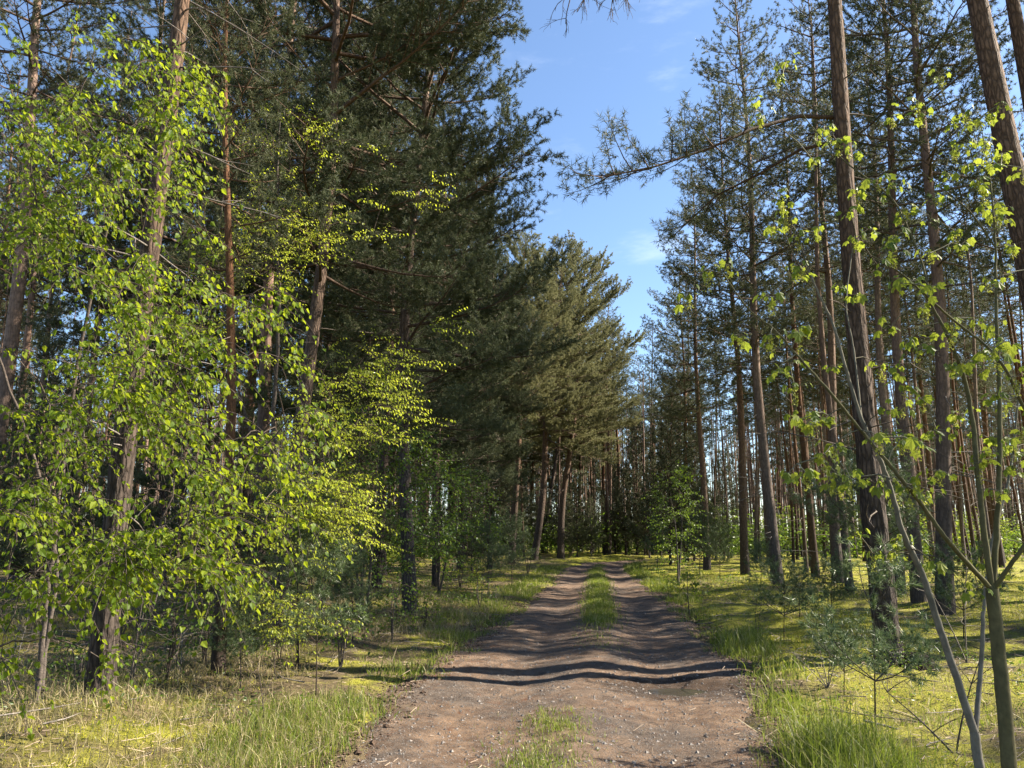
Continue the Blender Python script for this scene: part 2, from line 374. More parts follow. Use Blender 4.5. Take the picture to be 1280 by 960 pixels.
def make_pine(seed, H, cb, cr, tr, nb=55, prof='forest', cfg=None, ndl=None, trunk_k=9, rings=14, rough=0., fork=None, dead=14, bend=.12,
              limbs=(), needle='needle', bark='bark_far', spread=1.0, dead_hi=None):
    rng = np.random.default_rng(seed)
    cfg = dict(dict(subsp=.17, s0=.2, submax=1.0, tsp=.085), **(cfg or {}))
    ndl = dict(dict(n=14, length=.10, width=.011, shoot=.14), **(ndl or {}))
    tk, cw = MB(), MB()
    z = np.concatenate([[-.35], np.linspace(0, 1, rings) ** 1.15 * H])
    bx, by = rng.uniform(0, 6.28, 2)
    def ax(zz):
        zz = np.asarray(zz, float)
        return np.stack([bend * (np.sin(zz * .45 + bx) - math.sin(bx)), bend * (np.sin(zz * .38 + by) - math.sin(by)), zz], -1)
    def rad(zz):
        zz = np.clip(zz, 0, H)
        return tr * (.09 + .91 * (1 - zz / H) ** .95) * (1 + .2 * np.exp(-zz / .3))
    disp = None
    if rough:
        th = np.arange(trunk_k) * 2 * np.pi / trunk_k
        a, b = np.meshgrid(th, z)
        disp = 0
        for q in range(16):
            k1 = rng.integers(2, 16); f = rng.uniform(.5, 14)
            disp = disp + np.sin(k1 * a + f * b + 1.3 * np.sin(2.1 * b + q) + rng.uniform(0, 6.28)) / 4
        disp = rough * disp * np.clip(1.2 - b / 7, .25, 1)
    tk.tube(ax(z), rad(z), trunk_k, 0, disp)
    P, D = [], []
    for i in range(nb):
        u = (i + rng.random()) / nb
        if prof == 'cone' and cfg.get('br'): u = (i // 5 + .5) * 5 / nb * .97 + rng.normal(0, .008)
        u = min(max(u, 0), .99); zz = cb + (H * .985 - cb) * u
        az = i * 2.39996 + rng.normal(0, .35)
        if prof == 'forest': k = (1 - u) ** .65 * (.55 + .45 * min(1, u * 4))
        elif prof == 'broad': k = (1 - u ** 2.2) ** .7 * (.75 + .25 * min(1, u * 4))
        elif prof == 'cone': k = (1 - u) ** .9
        else: k = 1
        L = cr * k * rng.uniform(.55, 1.15) + .35
        el = R(-2 + 48 * u ** 1.2 + rng.normal(0, 9)) if prof != 'cone' else R(20 + 35 * u + rng.normal(0, 6))
        r0 = min(.05, .011 * L + .010) * cfg.get('br', 1)
        pts = path(rng, ax(zz), az, el, L, 7, .25, .55, .1)
        cw.tube(pts, np.linspace(r0, min(.006, r0 * .6), 7), 5, 0)
        pine_crown_part(cw, rng, pts, r0, cfg, P, D)
    P.append(ax(np.linspace(H * .93, H, 4))); D.append(np.tile([0, 0, 1.], (4, 1)))
    for pl, r in limbs:                              # hand placed limbs (local points)
        pts = np.asarray(pl, float); cw.tube(pts, np.linspace(r, .007, len(pts)), 6, 0)
        pine_crown_part(cw, rng, pts, r, dict(cfg, s0=.42), P, D)
    for i in range(dead):                            # bare dead branches under the crown
        hi = dead_hi or cb * 1.05
        zz = rng.uniform(.12, 1) * hi; az = rng.uniform(0, 6.28); L = rng.uniform(.25, 1.5)
        pts = path(rng, ax(zz), az, R(rng.normal(2, 14)), L, 5, .3, .1, .2)
        cw.tube(pts, np.linspace(.013, .004, 5), 4, 2)
        for q in range(int(L * 3)):
            f = rng.uniform(.3, .95) * 4; ii = int(f); p = pts[ii] + (pts[min(ii + 1, 4)] - pts[ii]) * (f - ii)
            cw.tube(path(rng, p, az + rng.normal(0, .9), R(rng.normal(0, 25)), rng.uniform(.1, .5), 4, .2, .1, .25), np.linspace(.006, .002, 4), 3, 2)
    P = np.concatenate(P); D = np.concatenate(D)
    needle_tris(cw, P, D, rng, ndl['n'], ndl['length'], ndl['width'], ndl['shoot'], 1, spread)
    return dict(trunk=tk.mesh('trunk', M[bark]), crown=cw.mesh('crown', [M['twig'], M[needle], M['dead']]), H=H)

def place(model, name, loc, label, cat='tree', group=None, rz=0., sc=1., tilt=(0, 0)):
    """tilt = horizontal offset per metre of height (x, y)"""
    z = float(surf_z(np.array([loc[0]]), np.array([loc[1]]))[0])
    e = root(name, (loc[0], loc[1], z), label, cat, group)
    up = Vector((tilt[0], tilt[1], 1)).normalized()
    q = Vector((0, 0, 1)).rotation_difference(up)
    e.rotation_mode = 'QUATERNION'
    from mathutils import Quaternion
    e.rotation_quaternion = q @ Quaternion((0, 0, 1), rz)
    e.scale = (sc, sc, sc)
    for part in ('trunk', 'crown'):
        link(part, model[part], e)
    return e

def lean(base, tx, ty):
    """sideways tilt that takes the trunk axis from base through the pixel (tx, ty) at the same depth"""
    p = at(tx, ty, base[1])
    return ((p[0] - base[0]) / max(.5, p[2]), 0.)

# models -----------------------------------------------------------
FAR = dict(n=21, length=.095, width=.015, shoot=.10)
forest = [make_pine(100 + i, H, cb, cr, tr, nb=nb, ndl=FAR, bark='bark_far', dead=26, rings=12, trunk_k=8, bend=.1)
          for i, (H, cb, cr, tr, nb) in enumerate([(21, 9.5, 2.4, .165, 66), (19.5, 8.2, 2.2, .14, 60), (22.5, 11, 2.6, .19, 62), (18, 10.5, 1.8, .11, 42), (20.5, 6.8, 2.7, .17, 80)])]
thin = [make_pine(130 + i, H, cb, cr, tr, nb=26, cfg=dict(subsp=.2, tsp=.09), ndl=dict(FAR, n=18, width=.018), bark='bark_far', dead=16, rings=9, trunk_k=7, bend=.12)
        for i, (H, cb, cr, tr) in enumerate([(17, 11, 1.4, .085), (15.5, 9.5, 1.2, .07), (19, 12.5, 1.6, .10)])]
broad = [make_pine(150 + i, H, cb, cr, tr, nb=70, prof='broad', cfg=dict(subsp=.18, submax=1.5, tsp=.07, twk=.7), ndl=dict(FAR, n=26, length=.12, width=.021), bark='bark', dead=22, needle='needle_olive', bend=.16)
         for i, (H, cb, cr, tr) in enumerate([(24, 8.5, 5.2, .27), (23, 9.5, 4.6, .24)])]
dense = [make_pine(170 + i, H, cb, cr, tr, nb=nb, prof='broad', cfg=dict(subsp=.15, submax=1.3, tsp=.055, twk=.7), ndl=dict(n=34, length=.085, width=.0105, shoot=.12), needle='needle_dark', bark='bark', dead=20, bend=.15, dead_hi=H * .6)
         for i, (H, cb, cr, tr, nb) in enumerate([(19, 3.6, 3.3, .145, 84), (20, 6.0, 3.0, .145, 64)])]
young = [make_pine(190 + i, H, .5, cr, tr, nb=nb, prof='cone', cfg=dict(subsp=.18, s0=.12, submax=.8, tsp=.08), ndl=dict(n=22, length=.11, width=.018, shoot=.12), bark='bark_far', dead=6, rings=8, trunk_k=6, bend=.05)
         for i, (H, cr, tr, nb) in enumerate([(9.5, 2.1, .075, 60), (6.0, 1.6, .05, 44)])]
sap = [make_pine(200 + i, H, H * (.25 if i < 3 else .5), cr, tr, nb=nb, prof='cone', cfg=dict(subsp=.07, s0=.12, submax=.3, tsp=.055, twk=.35, br=.33), ndl=dict(n=34, length=.07, width=.005, shoot=.05), bark='twig', dead=0, rings=6, trunk_k=6, bend=.03, needle='needle_young', spread=.7)
       for i, (H, cr, tr, nb) in enumerate([(2.3, .75, .018, 26), (1.1, .26, .008, 8), (.75, .24, .007, 9), (2.9, 1.0, .02, 22)])]

rng = np.random.default_rng(77)
placed = []
def pine_px(model, bx, by, tx, ty, label, cat='pine', group=None, sc=None, dia=None, rz=None, name='pine_tree'):
    b = gnd(bx, by)
    if dia: sc = dia
    placed.append((b[0], b[1]))
    return place(model, name, b, label, cat, group, rng.uniform(0, 6.28) if rz is None else rz, sc or 1., lean(b, tx, ty))

# hand-placed near pines -------------------------------------------
nb_ = dict(n=26, length=.10, width=.008, shoot=.16)
m = make_pine(300, 19, 8.6, 2.4, .118, nb=46, ndl=nb_, trunk_k=44, rings=150, rough=.075, dead=34, bark='bark', bend=.07)
pine_px(m, 122, 893, 212, 0, 'thick pine with cracked bark half in sun behind the birch leaves beside the left verge', rz=.4)
b = gnd(1113, 836)
def loc_(px, py, Y): return (at(px, py, Y) - b)
lean1 = lean(b, 1040, 0)
limbA = [loc_(1050, 150, b[1]), loc_(1000, 148, b[1] - .2), loc_(940, 165, b[1] - .5), loc_(885, 190, b[1] - .7), loc_(820, 212, b[1] - .9), loc_(745, 228, b[1] - 1.0)]
limbB = [loc_(1050, 178, b[1]), loc_(1000, 190, b[1] + .3), loc_(950, 220, b[1] + .5), loc_(895, 248, b[1] + .8), loc_(840, 300, b[1] + 1.0)]
unl = lambda pl: [np.array([p[0] - lean1[0] * p[2], p[1], p[2]]) for p in pl]
m = make_pine(301, 22, 15.5, 2.0, .152, nb=26, ndl=nb_, trunk_k=44, rings=150, rough=.07, dead=20, dead_hi=10, bark='bark', bend=.05, limbs=[(unl(limbA), .035), (unl(limbB), .03)],
              cfg=dict(submax=.7, tsp=.06))
place(m, 'pine_tree', b, 'large pine with plated bark and long low limb reaching over the dirt road', 'pine', None, 0., 1., lean1)
placed.append((b[0], b[1]))
# bare dead limb that hangs over the road
mb = MB(); r2 = np.random.default_rng(5)
mp = [at(1035, -60, b[1]), at(960, -75, b[1] - .4), at(865, -50, b[1] - .6), at(800, -30, b[1] - .8), at(712, -12, b[1] - .8)]
mb.tube(np.array(mp), np.linspace(.03, .008, 5), 5)
def twigs(mb, p, az, el, L, depth, r):
    q = path(r2, np.asarray(p), az, el, L, 7, .7, .2, .22); mb.tube(q, np.linspace(r, r * .5, 7), 4)
    if depth:
        for k in range(r2.integers(3, 6)):
            i = r2.integers(1, 7); twigs(mb, q[min(i, 6)], az + r2.normal(0, .9), el + r2.normal(-.25, .4), L * r2.uniform(.4, .75), depth - 1, r * .6)
for k in range(16):
    p = mp[2] + (mp[4] - mp[2]) * r2.uniform(.1, 1); twigs(mb, p, math.pi + r2.normal(0, .8), R(r2.uniform(-55, 0)), r2.uniform(.3, .6), 2, .009)
me = mb.mesh('dead_limb', M['twig'])
o = link('dead_limb', me, [e for e in bpy.data.objects if e.get('label', '').startswith('large pine with plated')][0])
o.matrix_parent_inverse = Matrix.Identity(4)
bpy.context.view_layer.update()
o.matrix_world = Matrix.Identity(4)

pine_px(dense[0], 513, 776, 528, 220, 'dark bushy pine with branches low down standing at the left road verge', rz=2.2)
pine_px(dense[1], 346, 802, 409, 0, 'reddish-topped pine trunk rising behind the yellow-green spring foliage', sc=.95)
pine_px(forest[2], -28, 772, 48, 0, 'grey-barked pine nearest the left picture edge, sunlit on its right side', sc=1.0)
pine_px(forest[1], 271, 858, 275, 560, 'slim dark pine trunk between the thick cracked pine and the yellow-green tree', sc=.55)
pine_px(forest[4], 318, 765, 368, 40, 'pale orange forked-looking pine trunk high behind the spring foliage', sc=1.0)
pine_px(forest[0], 190, 742, 262, 90, 'leaning sunlit pine trunk seen through gaps in the birch leaves', sc=.9)
pine_px(dense[1], 478, 724, 486, 380, 'orange pine trunk with a clump of dead twigs behind the dark bushy pine', sc=1.15)
pine_px(dense[1], 425, 742, 440, 300, 'shaded pine with a full crown deep behind the yellow-green tree', sc=1.05, rz=1.)
pine_px(dense[0], 575, 713, 585, 300, 'broad dark pine halfway along the left road verge', sc=1.1, rz=4)
pine_px(dense[0], 545, 738, 553, 300, 'dark pine with low boughs just behind the dark bushy pine', sc=.85, rz=1.2)
pine_px(dense[0], 612, 716, 620, 300, 'low-branched pine left of the road before the bend', sc=.85, rz=3.3)
pine_px(dense[1], 470, 752, 482, 300, 'dense pine with drooping boughs behind the green shrubs on the left', sc=.9, rz=5.1)
pine_px(forest[4], 884, 715, 868, 300, 'full-crowned pine at the right road verge beyond the slim birch', sc=1.0, rz=1)
pine_px(forest[4], 858, 703, 850, 300, 'full-crowned pine near the road end right of the sky gap', sc=1.0, rz=4)
pine_px(broad[0], 667, 701, 682, 530, 'stout roadside pine with dark lower trunk, leftmost of the three at the bend')
pine_px(broad[1], 679, 693, 694, 560, 'crooked pine with a bent side trunk between two stout pines at the bend', sc=1.05)
pine_px(broad[0], 701, 699, 716, 520, 'straight pine with reddish upper trunk and wide crown over the road bend', rz=2.6)
pine_px(broad[1], 640, 706, 646, 500, 'olive-crowned pine behind the saplings on the left verge before the bend', rz=1, sc=.9)
pine_px(broad[1], 735, 690, 742, 560, 'wide pine closing the view behind the road bend', rz=5, sc=.85)
pine_px(forest[4], 973, 741, 928, 40, 'tall straight pine with near-black base on the sunny moss right of the road', sc=1.02)
pine_px(forest[4], 932, 722, 905, 280, 'slender pine with glowing orange middle trunk right of the road', sc=1.05)
pine_px(forest[1], 1020, 727, 1002, 480, 'dark pine trunk behind low scrub right of the road, left of a close pair', sc=1.1)
pine_px(forest[2], 1049, 738, 1026, 300, 'straight brown pine trunk in the close pair behind the moss clearing', sc=.9)
pine_px(thin[2], 1063, 751, 1050, 560, 'very thin dark pine trunk beside the close pair of pines')
pine_px(forest[0], 1150, 762, 1108, 0, 'tall reddish pine close behind the large plated pine', sc=.98)
pine_px(forest[4], 1182, 772, 1140, 0, 'reddish pine trunk standing behind the leaning maple stem', sc=1.02)
pine_px(forest[2], 1125, 745, 1085, 60, 'half-hidden pine whose trunk shows left of the tall reddish pine', sc=.8)
m = make_pine(302, 23, 17, 2.2, .235, nb=20, ndl=FAR, trunk_k=36, rings=90, rough=.05, dead=10, bark='bark', bend=.05)
b8 = at(1348, 640, 10.9); b8[2] = 0
place(m, 'pine_tree', b8, 'big leaning pine trunk entering at the upper right corner', 'pine', None, 0, 1, lean(b8, 1222, 0)); placed.append((b8[0], b8[1]))
b9 = at(1345, 600, 13.0); b9[2] = 0
m = make_pine(303, 22, 16.5, 1.8, .19, nb=16, ndl=FAR, trunk_k=20, rings=50, rough=.05, dead=6, bark='bark', bend=.05)
place(m, 'pine_tree', b9, 'second pine trunk at the right picture edge beside the big leaning pine', 'pine', None, 2, 1.05, lean(b9, 1262, 0)); placed.append((b9[0], b9[1]))
pine_px(thin[1], 895, 703, 892, 500, 'thin pale orange pine beyond the birch sapling right of the road', sc=1.05)
# young bushy pines at the end of the road
for q, (px, py, k, sc, lab) in enumerate([(838, 706, 0, 1.12, 'tallest dark young pine beside the road end'), (868, 703, 0, .95, 'bushy young pine right of the tallest young pine at the road end'),
        (812, 698, 0, .85, 'shorter young pine left of the tallest young pine at the road end'), (880, 712, 1, .7, 'low young pine in front of the road-end thicket right of the road'),
        (770, 692, 0, .8, 'dark young pine straight ahead where the road bends'), (905, 699, 1, 1.3, 'young pine filling the gap behind the glowing orange trunk'),
        (850, 698, 0, 1.5, 'tall dark conifer closing the sky gap right of the road end'), (826, 696, 0, 1.4, 'second tall conifer in the sky gap, standing left of the tallest'), (796, 694, 0, 1.35, 'pointed conifer straight above the road end in the sky gap')]):
    pine_px(young[k], px, py, px, py - 100, lab, 'young pine', 'young pines near the road end', sc=sc)

for k, px, py, sc, lab in [(1, 60, 792, .8, 'dark bushy young pine in the shade behind the birch stems'), (1, 205, 772, .9, 'shaded young pine between the thick cracked pine and the slim dark trunk'),
        (0, 20, 752, .62, 'bushy young pine at the left edge deep in the shade'), (1, 400, 765, .8, 'young pine behind the dark green shrub left of the road'), (0, 150, 742, .6, 'young pine far behind the thick cracked pine'),
        (0, 310, 748, .55, 'young pine in the gloom behind the yellow-green tree'), (1, 455, 728, .9, 'young pine under the orange trunk with dead twigs'), (0, 590, 722, .5, 'young pine at the wood edge left of the road')]:
    pine_px(young[k], px, py, px, py - 100, lab, 'young pine', 'young pines under the left trees', sc=sc)

# background pines ---------------------------------------------------
def free(x, y, dmin):
    return all((x - a) ** 2 + (y - c) ** 2 > dmin * dmin for a, c in placed)
def scatter(n, xr, yr, models, label, group, dmin=1.6, seed=0, cond=None, scr=(.85, 1.1)):
    r = np.random.default_rng(seed); k = tries = 0
    while k < n and tries < 8000:
        tries += 1
        x = r.uniform(*xr); y = r.uniform(*yr)
        lat, hw, _ = road_lat([x], [y])
        if abs(lat[0]) < hw[0] + 2.6 or not free(x, y, dmin) or (cond and not cond(x, y)): continue
        placed.append((x, y)); k += 1
        place(models[r.integers(len(models))], 'pine_tree', (x, y, 0), label, 'pine', group, r.uniform(0, 6.28), r.uniform(*scr), tuple(r.normal(0, .02, 2)))
infr = lambda x, y: abs(x) < .70 * y + .5
scatter(26, (-30, -4), (17, 42), [forest[0], forest[1], forest[2], dense[1], thin[0], thin[1]], 'shaded pine in the wood left of the road behind the leafy trees', 'pines in the wood left of the road', 2.2, 1, infr)
scatter(40, (-45, 2), (42, 70), forest + thin, 'distant slender pine between the trunks left of the road', 'distant pines left of the road', 1.8, 2, infr)
scatter(36, (9, 34), (24, 50), [forest[0], forest[1], forest[3], thin[0], thin[2], thin[1]], 'slender reddish pine in the open wood right of the road', 'pines in the wood right of the road', 1.7, 3, lambda x, y: infr(x, y) and x > 6 + .16 * y)
scatter(62, (8, 62), (46, 78), forest[:4] + thin * 2, 'distant thin pine trunk among many right of the road', 'distant pines right of the road', 1.6, 4, infr)
scatter(9, (19, 32), (5, 27), [forest[0], forest[1], forest[4]], 'pine standing in the wood beyond the right picture edge', 'pines beyond the right picture edge', 3.4, 5, lambda x, y: x > .72 * y + 3.0 and not 6.8 < y < 11.2)
place(forest[3], 'pine_tree', (25, 8.8, 0), 'pine standing in the wood beyond the right picture edge', 'pine', 'pines beyond the right picture edge', 1.0, 1.0)
scatter(3, (11.5, 19), (14.2, 24), [forest[0], forest[4], forest[2]], 'tall pine just outside the right picture edge in the near wood', 'near pines outside the right picture edge', 2.6, 15, lambda x, y: x > .72 * y + 1.5)
scatter(14, (-2, 17), (60, 74), young, 'dark young pine filling the gap behind the road bend', 'young pines behind the road bend', 1.5, 16, scr=(.7, 1.2))
scatter(22, (-16, 12), (66, 82), [broad[0], broad[1], forest[0], young[0]], 'pine in the far wall of trees where the road bends away', 'pines behind the road bend', 2.4, 6)

# far forest as one mass
def far_forest():
    r = np.random.default_rng(9); mb = MB(); lo = []
    for v in range(3):
        s = MB(); P = []; D = []
        H = 19 + v; zb = (8, 9, 4)[v]; s.tube([[0, 0, -.3], [.1, 0, H * .5], [0, 0, H]], [.16, .11, .03], 5, 0)
        for i in range(30):
            u = (i + r.random()) / 30; z = zb + (H - zb) * u; L = 2.4 * (1 - u) ** .6 + .3
            pts = path(r, np.array([0, 0, z]), i * 2.4, R(5 + 40 * u), L, 4); s.tube(pts, [.03, .02, .015, .01], 3, 0)
            w = r.uniform(.25, 1.05, 9); P.append(np.array([0, 0, z]) + (pts[-1] - pts[0]) * w[:, None] + r.normal(0, .22, (9, 3))); D.append(unit(r.normal(size=(9, 3)) + [0, 0, .7]))
        needle_tris(s, np.concatenate(P), np.concatenate(D), r, 16, .35, .06, .35, 1, .9); lo.append(s)
    for k in range(520):
        x = r.uniform(-120, 130); y = r.uniform(80, 145) - .12 * abs(x)
        if abs(x) > .72 * y + 8: continue
        s = lo[r.integers(3)]; a = r.uniform(0, 6.28); sc = r.uniform(.85, 1.12); c, q = math.cos(a) * sc, math.sin(a) * sc
        Rm = np.array([[c, -q, 0], [q, c, 0], [0, 0, sc]]); off = 0
        vv = np.concatenate(s.v) @ Rm.T + [x, y, 0]
        n0 = mb.n; mb.v.append(vv.astype(np.float32)); mb.n += len(vv)
        for kk in (3, 4):
            for f, mm, sm in zip(s.f[kk], s.m[kk], s.sm[kk]): mb.f[kk].append(f + n0); mb.m[kk].append(mm); mb.sm[kk].append(sm)
    for k in range(1500):
        y = r.uniform(62, 140); x = r.uniform(-.75, .75) * y; l, hh, _ = road_lat([x], [y])
        if abs(l[0]) < hh[0] + 2.5 or (y < 80 and abs(x / y - .1) < .2 and r.random() < .75): continue
        t = r.normal(0, .25, 2); mb.tube([[x, y, -.3], [x + t[0], y + t[1], 8], [x + 2 * t[0], y + 2 * t[1], 16]], [r.uniform(.06, .14), .06, .03], 5, 0)
    o = link('far_forest', mb.mesh('far_forest', [M['bark_far'], M['needle']]))
    tag(o, 'distant pine forest closing the view behind the nearer trunks', 'forest', None, 'stuff')
far_forest()

# ------------------------------------------------------------------ broadleaf generator
T_BIRCH = (np.array([(0, 0, 0), (.36, 0, .0), (.28, .38, .07), (.28, -.38, .07), (.62, .25, .03), (.62, -.25, .03), (1, 0, -.10)]),
           np.array([(0, 1, 2), (0, 3, 1), (2, 1, 4), (1, 6, 4), (3, 5, 1), (1, 5, 6)]))
T_BEECH = (np.array([(0, 0, 0), (.45, 0, -.02), (.35, .27, .10), (.35, -.27, .10), (1, 0, -.12)]), np.array([(0, 1, 2), (0, 3, 1), (2, 1, 4), (1, 3, 4)]))
def _maple():
    ang = [-155, -100, -76, -52, -26, 0, 26, 52, 76, 100, 155]; rr = [.3, .58, .52, .86, .70, 1.0, .70, .86, .52, .58, .3]
    v = [(.0, 0, 0)] + [(r * math.cos(R(a)) * .9 + .05, r * math.sin(R(a)) * .8, -.5 * r * r) for a, r in zip(ang, rr)]
    f = [(0, i, i + 1) for i in range(1, 11)]
    return np.array(v), np.array(f)
T_MAPLE = _maple()

def add_leaves(mb, tmpl, O, A, Nn, S, mat=1):
    V, F = tmpl; O = np.asarray(O); A = unit(np.asarray(A)); Nn = np.asarray(Nn); S = np.asarray(S).reshape(-1, 1, 1)
    B = unit(np.cross(Nn, A)); Nn = np.cross(A, B); K = len(O)
    W = O[:, None, :] + S * (V[None, :, 0:1] * A[:, None, :] + V[None, :, 1:2] * B[:, None, :] + V[None, :, 2:3] * Nn[:, None, :])
    Fx = (F[None] + (np.arange(K) * len(V))[:, None, None]).reshape(-1, 3)
    mb.add(W.reshape(-1, 3), Fx, mat)

def grow(wood, rng, nodes, targets, r_end=.003, r_start=.010, rise=.15, maxr=None):
    """join every target to the nearest branch node with a bowed branch; returns the branches"""
    nodes = [np.asarray(n) for n in nodes]; out = []
    base = np.array(nodes)
    order = np.argsort([np.min(np.linalg.norm(base - t, axis=1)) for t in targets])
    NP = list(nodes)
    for ti in order:
        t = targets[ti]; arr = np.array(NP); d = arr - t
        dist = np.linalg.norm(d * [1, 1, .75], axis=1) + np.maximum(0, d[:, 2] - .1) * .8
        s = arr[dist.argmin()]; L = np.linalg.norm(t - s)
        if L < .02: continue
        n = max(4, min(10, int(L / .12) + 2)); u = np.linspace(0, 1, n)[:, None]
        q = s + (t - s) * u + np.array([0, 0, 1]) * rise * L * np.sin(u * np.pi) + rng.normal(0, .035 * L, (n, 3)) * np.sin(u * np.pi)
        rs = min(r_start, r_end + .007 * L)
        wood.tube(q, np.linspace(rs, r_end, n), 4, 0); out.append(q); NP.extend(q[1:])
    return out

def sprays(mb, rng, targets, dirs, tmpl, size, n_tw=4, tw_len=.4, leaf_sp=.05, droop=.5, hang=.6, flat=False, mat=1, twr=.0025, lsz=(.7, 1.25)):
    O, A, Nn, S = [], [], [], []
    for t, d0 in zip(targets, dirs):
        for k in range(n_tw):
            d = unit(d0 + rng.normal(0, .75, 3) * ([1, 1, .35] if flat else [1, 1, .8])); L = tw_len * rng.uniform(.5, 1.2); n = 5
            u = np.linspace(0, 1, n)[:, None]
            q = t + d * u * L + np.array([0, 0, -1]) * droop * L * u ** 2
            mb.tube(q, np.linspace(twr, twr * .5, n), 3, 0)
            m = max(2, int(L / leaf_sp)); f = (np.arange(m) + rng.random(m)) / m; fi = f * (n - 1); ii = np.minimum(fi.astype(int), n - 2)
            p = q[ii] + (q[ii + 1] - q[ii]) * (fi - ii)[:, None]; tg = unit(q[ii + 1] - q[ii])
            side = np.where(np.arange(m) % 2, 1, -1)[:, None]
            h = unit(np.cross(tg, np.array([0, 0, 1.]) + rng.normal(0, .2, (m, 3))))
            a = unit(tg * .5 + h * side * .8 + np.array([0, 0, -hang]) + rng.normal(0, .3, (m, 3)))
            nn = unit(np.array([0, 0, 1.]) + rng.normal(0, .45 if flat else .8, (m, 3)))
            pet = size * .35
            O.append(p + a * pet); A.append(a); Nn.append(nn); S.append(size * rng.uniform(lsz[0], lsz[1], m))
    add_leaves(mb, tmpl, np.concatenate(O), np.concatenate(A), np.concatenate(Nn), np.concatenate(S), mat)

def leafy(name, loc, stems, targets, dirs, label, cat, leafmat, woodmat, grp=None, grow_kw=None, tsides=8, **kw):
    """stems: list of (world points, r0, r1); the tree is stored relative to loc"""
    rg = np.random.default_rng(int(abs(loc[0] * 131 + loc[1] * 977)) + 5); loc = np.asarray(loc, float)
    tk, cw = MB(), MB(); nodes = []
    for pts, r0, r1 in stems:
        pts = np.asarray(pts, float) - loc
        n = len(pts); k = np.linspace(0, n - 1, n * 5); i = np.minimum(k.astype(int), n - 2)
        q = pts[i] + (pts[i + 1] - pts[i]) * (k - i)[:, None]
        for _ in range(3): q[1:-1] = .25 * q[:-2] + .5 * q[1:-1] + .25 * q[2:]
        q[1:-1] += rg.normal(0, min(.008, r0 * .25), (len(q) - 2, 3))
        tk.tube(q, np.linspace(r0, r1, len(q)), tsides if r0 > .012 else 5, 0); nodes.extend(q[3:])
    tg = np.asarray(targets) - loc
    grow(cw, rg, nodes, tg, **(grow_kw or {}))
    sprays(cw, rg, tg, dirs, kw.pop('tmpl', T_BIRCH), kw.pop('size', .05), **kw)
    e = root(name, loc, label, cat, grp)
    link('trunk', tk.mesh('trunk', M[woodmat]), e); link('crown', cw.mesh('crown', [M[woodmat], M[leafmat]]), e)
    return e

# the bright green birch at the left
rg = np.random.default_rng(21)
Wz = Wave(41, 10, .018, .05)
def zone(rects):
    T = []
    for (x0, y0, x1, y1, n, Y0, Y1) in rects:
        k = 0
        while k < n * .9:
            px, py = rg.uniform(x0, x1), rg.uniform(y0, y1)
            if rg.random() > ss(-1.4, .8, Wz(px, py * 1.5)) + .22: continue
            T.append(at(px, py, rg.uniform(Y0, Y1))); k += 1
    return np.array(T)
bl = gnd(42, 905); bl[2] = 0.05
st1 = [bl - [0, 0, .1], at(52, 800, bl[1]), at(66, 690, bl[1] - .05), at(85, 520, bl[1] - .2), at(120, 330, bl[1] - .3), at(170, 150, bl[1] - .5)]
st2 = [bl + [.03, .05, -.1], at(58, 800, bl[1] + .1), at(76, 690, bl[1] + .2), at(40, 560, bl[1] + .1), at(-20, 400, bl[1]), at(-60, 180, bl[1] - .4)]
Tb = zone([(-20, 30, 230, 200, 34, 4.9, 6.6), (0, 430, 210, 640, 64, 4.7, 6.8), (60, 240, 240, 440, 54, 4.7, 6.6), (-20, 60, 120, 260, 34, 4.7, 6.6), (120, 80, 250, 240, 24, 4.8, 6.2), (0, 620, 150, 730, 38, 4.6, 6.0),
           (150, 480, 380, 660, 38, 4.8, 6.5), (140, 650, 290, 715, 24, 4.5, 5.6), (-10, 740, 60, 830, 4, 5.0, 6), (110, 780, 160, 850, 2, 6, 6.4), (200, 360, 400, 520, 26, 5, 6.4), (0, 250, 100, 330, 16, 5, 6.5)])
leafy('birch_tree', bl, [(st1, .028, .010), (st2, .023, .008)], Tb, unit(np.stack([Tb[:, 0] - bl[0] + .3, -.4 + 0 * Tb[:, 0], 0 * Tb[:, 0]], 1)),
      'young birch full of bright green pointed leaves on two thin dark stems', 'birch', 'birch_leaf', 'birch', size=.046, n_tw=5, tw_len=.38, leaf_sp=.036, droop=.6, hang=.85, tmpl=T_BIRCH, lsz=(.5, 1.3))
# the yellow-green spring tree
by_ = gnd(338, 815)
stY = [by_ - [0, 0, .1], at(345, 700, by_[1]), at(340, 560, by_[1] - .1), at(350, 400, by_[1] - .3), at(345, 250, by_[1] - .4), at(350, 130, by_[1] - .4)]
stY2 = [at(343, 640, by_[1]), at(300, 500, by_[1] - .3), at(268, 330, by_[1] - .5), at(290, 160, by_[1] - .6)]
Ty = zone([(290, 140, 410, 330, 80, 9.0, 11.5), (240, 270, 370, 430, 44, 9, 11.5), (400, 170, 560, 300, 10, 9, 11), (330, 430, 500, 560, 80, 8.2, 12), (280, 580, 440, 650, 62, 8.4, 11), (250, 630, 420, 700, 44, 8.2, 10.6),
           (290, 700, 390, 790, 44, 8.0, 9.4), (330, 590, 460, 690, 46, 8.2, 10), (430, 460, 520, 530, 16, 8.4, 10), (420, 380, 570, 470, 5, 8.6, 10)])
leafy('hornbeam_tree', by_, [(stY, .045, .012), (stY2, .022, .008)], Ty, unit(np.stack([Ty[:, 0] - by_[0], -.5 + 0 * Ty[:, 0], .1 + 0 * Ty[:, 0]], 1)),
      'slender tree with flat sprays of small glowing yellow-green spring leaves', 'tree', 'beech_leaf', 'birch', size=.044, n_tw=4, tw_len=.46, leaf_sp=.030, droop=.2, hang=.7, flat=True, tmpl=T_BEECH, lsz=(.5, 1.1))

